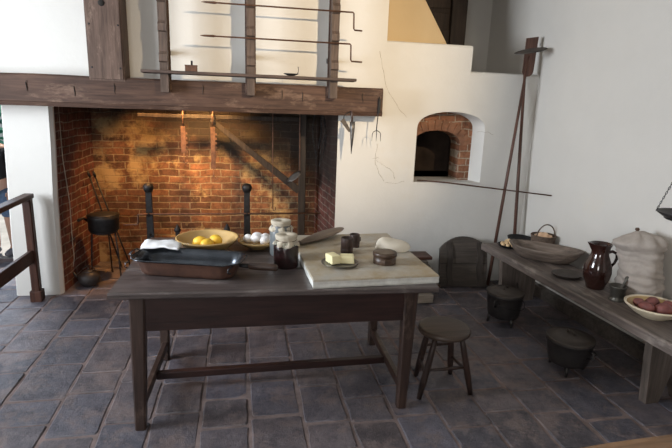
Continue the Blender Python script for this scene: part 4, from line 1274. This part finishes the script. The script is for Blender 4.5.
# ------------------------------------------------------------------ peels and rod by the oven
t = thing('bread_peel', 'long-handled peel with flat oval blade leaning in the oven corner', 'peel', (2.462, 4.46, 0.004))
A = Vector((0, 0, 0)); B = Vector((2.655-2.462, .062, 2.24))
MB().tube([A, A.lerp(B, .5), B], [.016, .015, .011], 10).build('handle', 'peel_wood', t)
M = Matrix.Translation(B + Vector((-.035, -.085, .035))) @ Matrix.Rotation(math.radians(-13), 4, 'Y') @ Matrix.Rotation(math.radians(16), 4, 'X')
MB().lathe([(0, -.006), (.12, -.005), (.16, 0), (.12, .007), (0, .009)], 36, sy=.5, M=M).build('blade', 'old_wood', t)
t = thing('bread_peel', 'long-handled peel with upright rounded blade leaning behind the bench', 'peel', (2.72, 4.45, 0.004))
A = Vector((.0, 0, 0)); B = Vector((-.055, .122, 2.08))
MB().tube([A, A.lerp(B, .5), B], [.017, .016, .013], 10).build('handle', 'peel_wood', t)
poly = [(-.060, .34), (-.055, .04)] + arc(0, .05, .055, PI, 2*PI, 8)[1:] + [(.060, .36)]
MB().prism(poly, (0, .012, 0), B + Vector((.02, -.016, -.02)), (1, 0, 0), (.04, .02, 1)).build('blade', 'peel_wood', t)
mb = MB().tube([(1.70, 4.66, 1.047), (1.95, 4.55, 1.042), (2.84, 4.16, .985)], [.006, .007, .006], 8)
tag(mb.build('oven_rod', 'iron_rust'), 'thin iron rod reaching from the oven mouth across the peels', 'rod')

# ------------------------------------------------------------------ barrier rail at left
t = thing('barrier_railing', 'reddish brown wooden barrier rail with square post by the doorway', 'railing', (-1.735, 4.47, 0))
MB().beam((0, 0, .003), (0, 0, .90), .065, .065, (1, 0, 0)).build('post', 'post_wood', t)
MB().box(-.045, .045, -.045, .045, .003, .10, b=.006).build('post_base', 'post_wood', t)
MB().beam((.0, .045, .915), (-.02, -1.9, .905), .075, .04, (1, 0, 0)).build('top_rail', 'rail_wood', t)
MB().beam((.0, -.03, .41), (-.02, -1.9, .41), .11, .03, (0, 0, 1)).build('lower_rail', 'rail_wood', t)
MB().beam((-.02, -1.87, .003), (-.02, -1.87, .89), .065, .065, (1, 0, 0)).build('post', 'post_wood', t)

# light-brown rail in the near right corner
t = thing('barrier_bench', 'light brown curved wooden rail in the near right corner', 'rail', (1.85, 1.485, 0))
mb = MB(); rings = []
for i in range(25):
    u = i/24; x = -.62 + 1.24*u
    z = .470 + .020*(u-.5) - .02*(2*abs(u-.5))**3
    rings.append([Vector((x, y_, z + z_)) for y_, z_ in ((-.05, -.03), (-.055, -.012), (-.04, 0), (.04, 0), (.05, -.012), (.045, -.03))])
mb.loft(rings, True, False)
mb.build('rail', 'barrier_wood', t)
for x in (-.45, .45):
    MB().beam((x, 0, .003), (x, 0, .425), .05, .05, (1, 0, 0)).build('leg', 'barrier_wood', t)

# ------------------------------------------------------------------ outdoors beyond the doorway, with a visitor
o = struct('ground_yard', MB().box(-9, -1.0, 5.76, 16, -.12, -.006).box(-9, -3.7, 4.2, 5.76, -.12, -.006), 'yard_paving')
def shrub(loc, r, h, lab):
    rnd = random.Random(int(loc[0]*10)); mb = MB()
    for i in range(700):
        u = rnd.random(); a = rnd.random()*2*PI; rr = r*(.5+.5*rnd.random())*math.sqrt(max(.05, 1-(2*u-1)**2))
        p = Vector((rr*math.cos(a), rr*math.sin(a), .1*h + .9*h*u))
        M = Matrix.Translation(p) @ Matrix.Rotation(rnd.random()*6, 4, 'Z') @ Matrix.Rotation(rnd.random()*3, 4, 'X')
        s_ = .16
        mb.raw([M @ Vector(q) for q in ((-s_, 0, 0), (0, -s_*.5, .02), (s_, 0, 0), (0, s_*.5, .02))], [(0, 1, 2, 3)])
    t = thing('shrub', lab, 'shrub', loc)
    mb.build('foliage', 'leaf', t)
    MB().tube([(0, 0, 0), (.02, 0, h*.4), (0, 0, h*.8)], [.06, .05, .02], 8).build('stem', 'old_wood', t)
shrub((-4.6, 10.5, 0), 1.5, 2.6, 'green leafy shrub outdoors beyond the left doorway')

def skinned(name, mat, parent, verts, edges, radii, root=0, levels=2):
    me = bpy.data.meshes.new(name); me.from_pydata(verts, edges, [])
    o = bpy.data.objects.new(name, me); COL.objects.link(o)
    sk = o.modifiers.new('skin', 'SKIN'); sk.use_smooth_shade = True
    sv = me.skin_vertices
    if not sv:
        bm = bmesh.new(); bm.from_mesh(me); bm.verts.layers.skin.verify(); bm.to_mesh(me); bm.free()
        sv = me.skin_vertices
    for i, r in enumerate(radii):
        sv[0].data[i].radius = r if hasattr(r, '__len__') else (r, r)
        sv[0].data[i].use_root = (i == root)
    ss = o.modifiers.new('sub', 'SUBSURF'); ss.levels = levels; ss.render_levels = levels
    dg = bpy.context.evaluated_depsgraph_get(); dg.update()
    nm = bpy.data.meshes.new_from_object(o.evaluated_get(dg))
    nm.name = name
    nm.materials.clear(); nm.materials.append(MATS[mat])
    for p in nm.polygons: p.use_smooth = True
    o.modifiers.clear(); o.data = nm
    o.parent = parent
    return o
def person():
    t = thing('person', 'person in black shirt and denim shorts standing outside the left doorway', 'person', (-2.57, 5.93, 0), math.radians(170))
    H = 1.46
    # local: x right of the body, +y front
    V = [(0, 0, .76), (0, 0, .90), (0, .01, 1.05), (0, 0, 1.17), (0, .005, 1.23), (0, .015, 1.30), (0, .02, 1.385)]
    R = [(.105, .085), (.095, .075), (.11, .08), (.10, .065), (.042, .042), (.06, .07), (.062, .075)]
    E = [(0, 1), (1, 2), (2, 3), (3, 4), (4, 5), (5, 6)]
    for s in (-1, 1):
        b = len(V)
        V += [(s*.135, 0, 1.165), (s*.165, -.01, .95), (s*.17, .06, .76), (s*.17, .08, .71)]
        R += [.042, .034, .024, .022]
        E += [(3, b), (b, b+1), (b+1, b+2), (b+2, b+3)]
        hb = b+3
        for k, (dx, L) in enumerate(((-.022, .055), (-.008, .062), (.007, .058), (.020, .048))):
            c = len(V); V += [(s*.17 + dx*.9, .095 + .003*k, .675), (s*.17 + dx, .105, .675-L)]
            R += [.0085, .007]; E += [(hb, c), (c, c+1)]
        c = len(V); V += [(s*.15, .11, .70), (s*.145, .125, .67)]; R += [.009, .008]; E += [(hb, c), (c, c+1)]
        g = len(V)
        V += [(s*.072, 0, .70), (s*.085, .01, .39), (s*.09, -.01, .09), (s*.095, .05, .035), (s*.10, .11, .025)]
        R += [.075, .05, .033, .035, .028]; E += [(0, g), (g, g+1), (g+1, g+2), (g+2, g+3), (g+3, g+4)]
    skinned('body', 'skin', t, V, E, R)
    # shirt
    V = [(0, 0, .80), (0, 0, .92), (0, .01, 1.05), (0, 0, 1.165), (0, .003, 1.20)]
    R = [(.125, .10), (.118, .095), (.13, .10), (.115, .08), (.055, .055)]
    E = [(0, 1), (1, 2), (2, 3), (3, 4)]
    for s in (-1, 1):
        b = len(V); V += [(s*.14, 0, 1.15), (s*.163, -.005, 1.0)]; R += [.056, .052]; E += [(3, b), (b, b+1)]
    skinned('shirt', 'shirt_black', t, V, E, R)
    V = [(0, 0, .80)]; R = [(.125, .105)]; E = []
    for s in (-1, 1):
        b = len(V); V += [(s*.075, 0, .68), (s*.088, .005, .40)]; R += [.092, .082]; E += [(0, b), (b, b+1)]
    skinned('shorts', 'denim', t, V, E, R)
    for s in (-1, 1):
        skinned('shoe', 'shoe_grey', t, [(s*.092, -.045, .045), (s*.095, .03, .045), (s*.10, .115, .035), (s*.10, .15, .03)], [(0, 1), (1, 2), (2, 3)], [(.045, .042), (.046, .042), (.044, .033), (.03, .026)])
    skinned('hair', 'hair_brown', t, [(0, -.015, 1.35), (0, -.01, 1.41), (0, .02, 1.43)], [(0, 1), (1, 2)], [(.064, .062), (.07, .08), (.05, .05)])
    # face
    mb = MB()
    for s in (-1, 1): mb.lathe([(0, -.008), (.008, 0), (0, .008)], 10, c=(s*.026, .083, 1.365))
    mb.build('eyes', 'egg_white', t)
    MB().tube([(0, .085, 1.37), (0, .102, 1.345), (0, .09, 1.335)], [.006, .011, .008], 8).build('nose', 'skin', t)
    MB().tube([(-.02, .082, 1.315), (0, .088, 1.312), (.02, .082, 1.315)], [.003, .005, .003], 6).build('mouth', 'potato_red', t)
    for s in (-1, 1): MB().lathe([(0, -.022), (.011, 0), (0, .022)], 10, c=(s*.068, .01, 1.355)).build('ear', 'skin', t)
person()
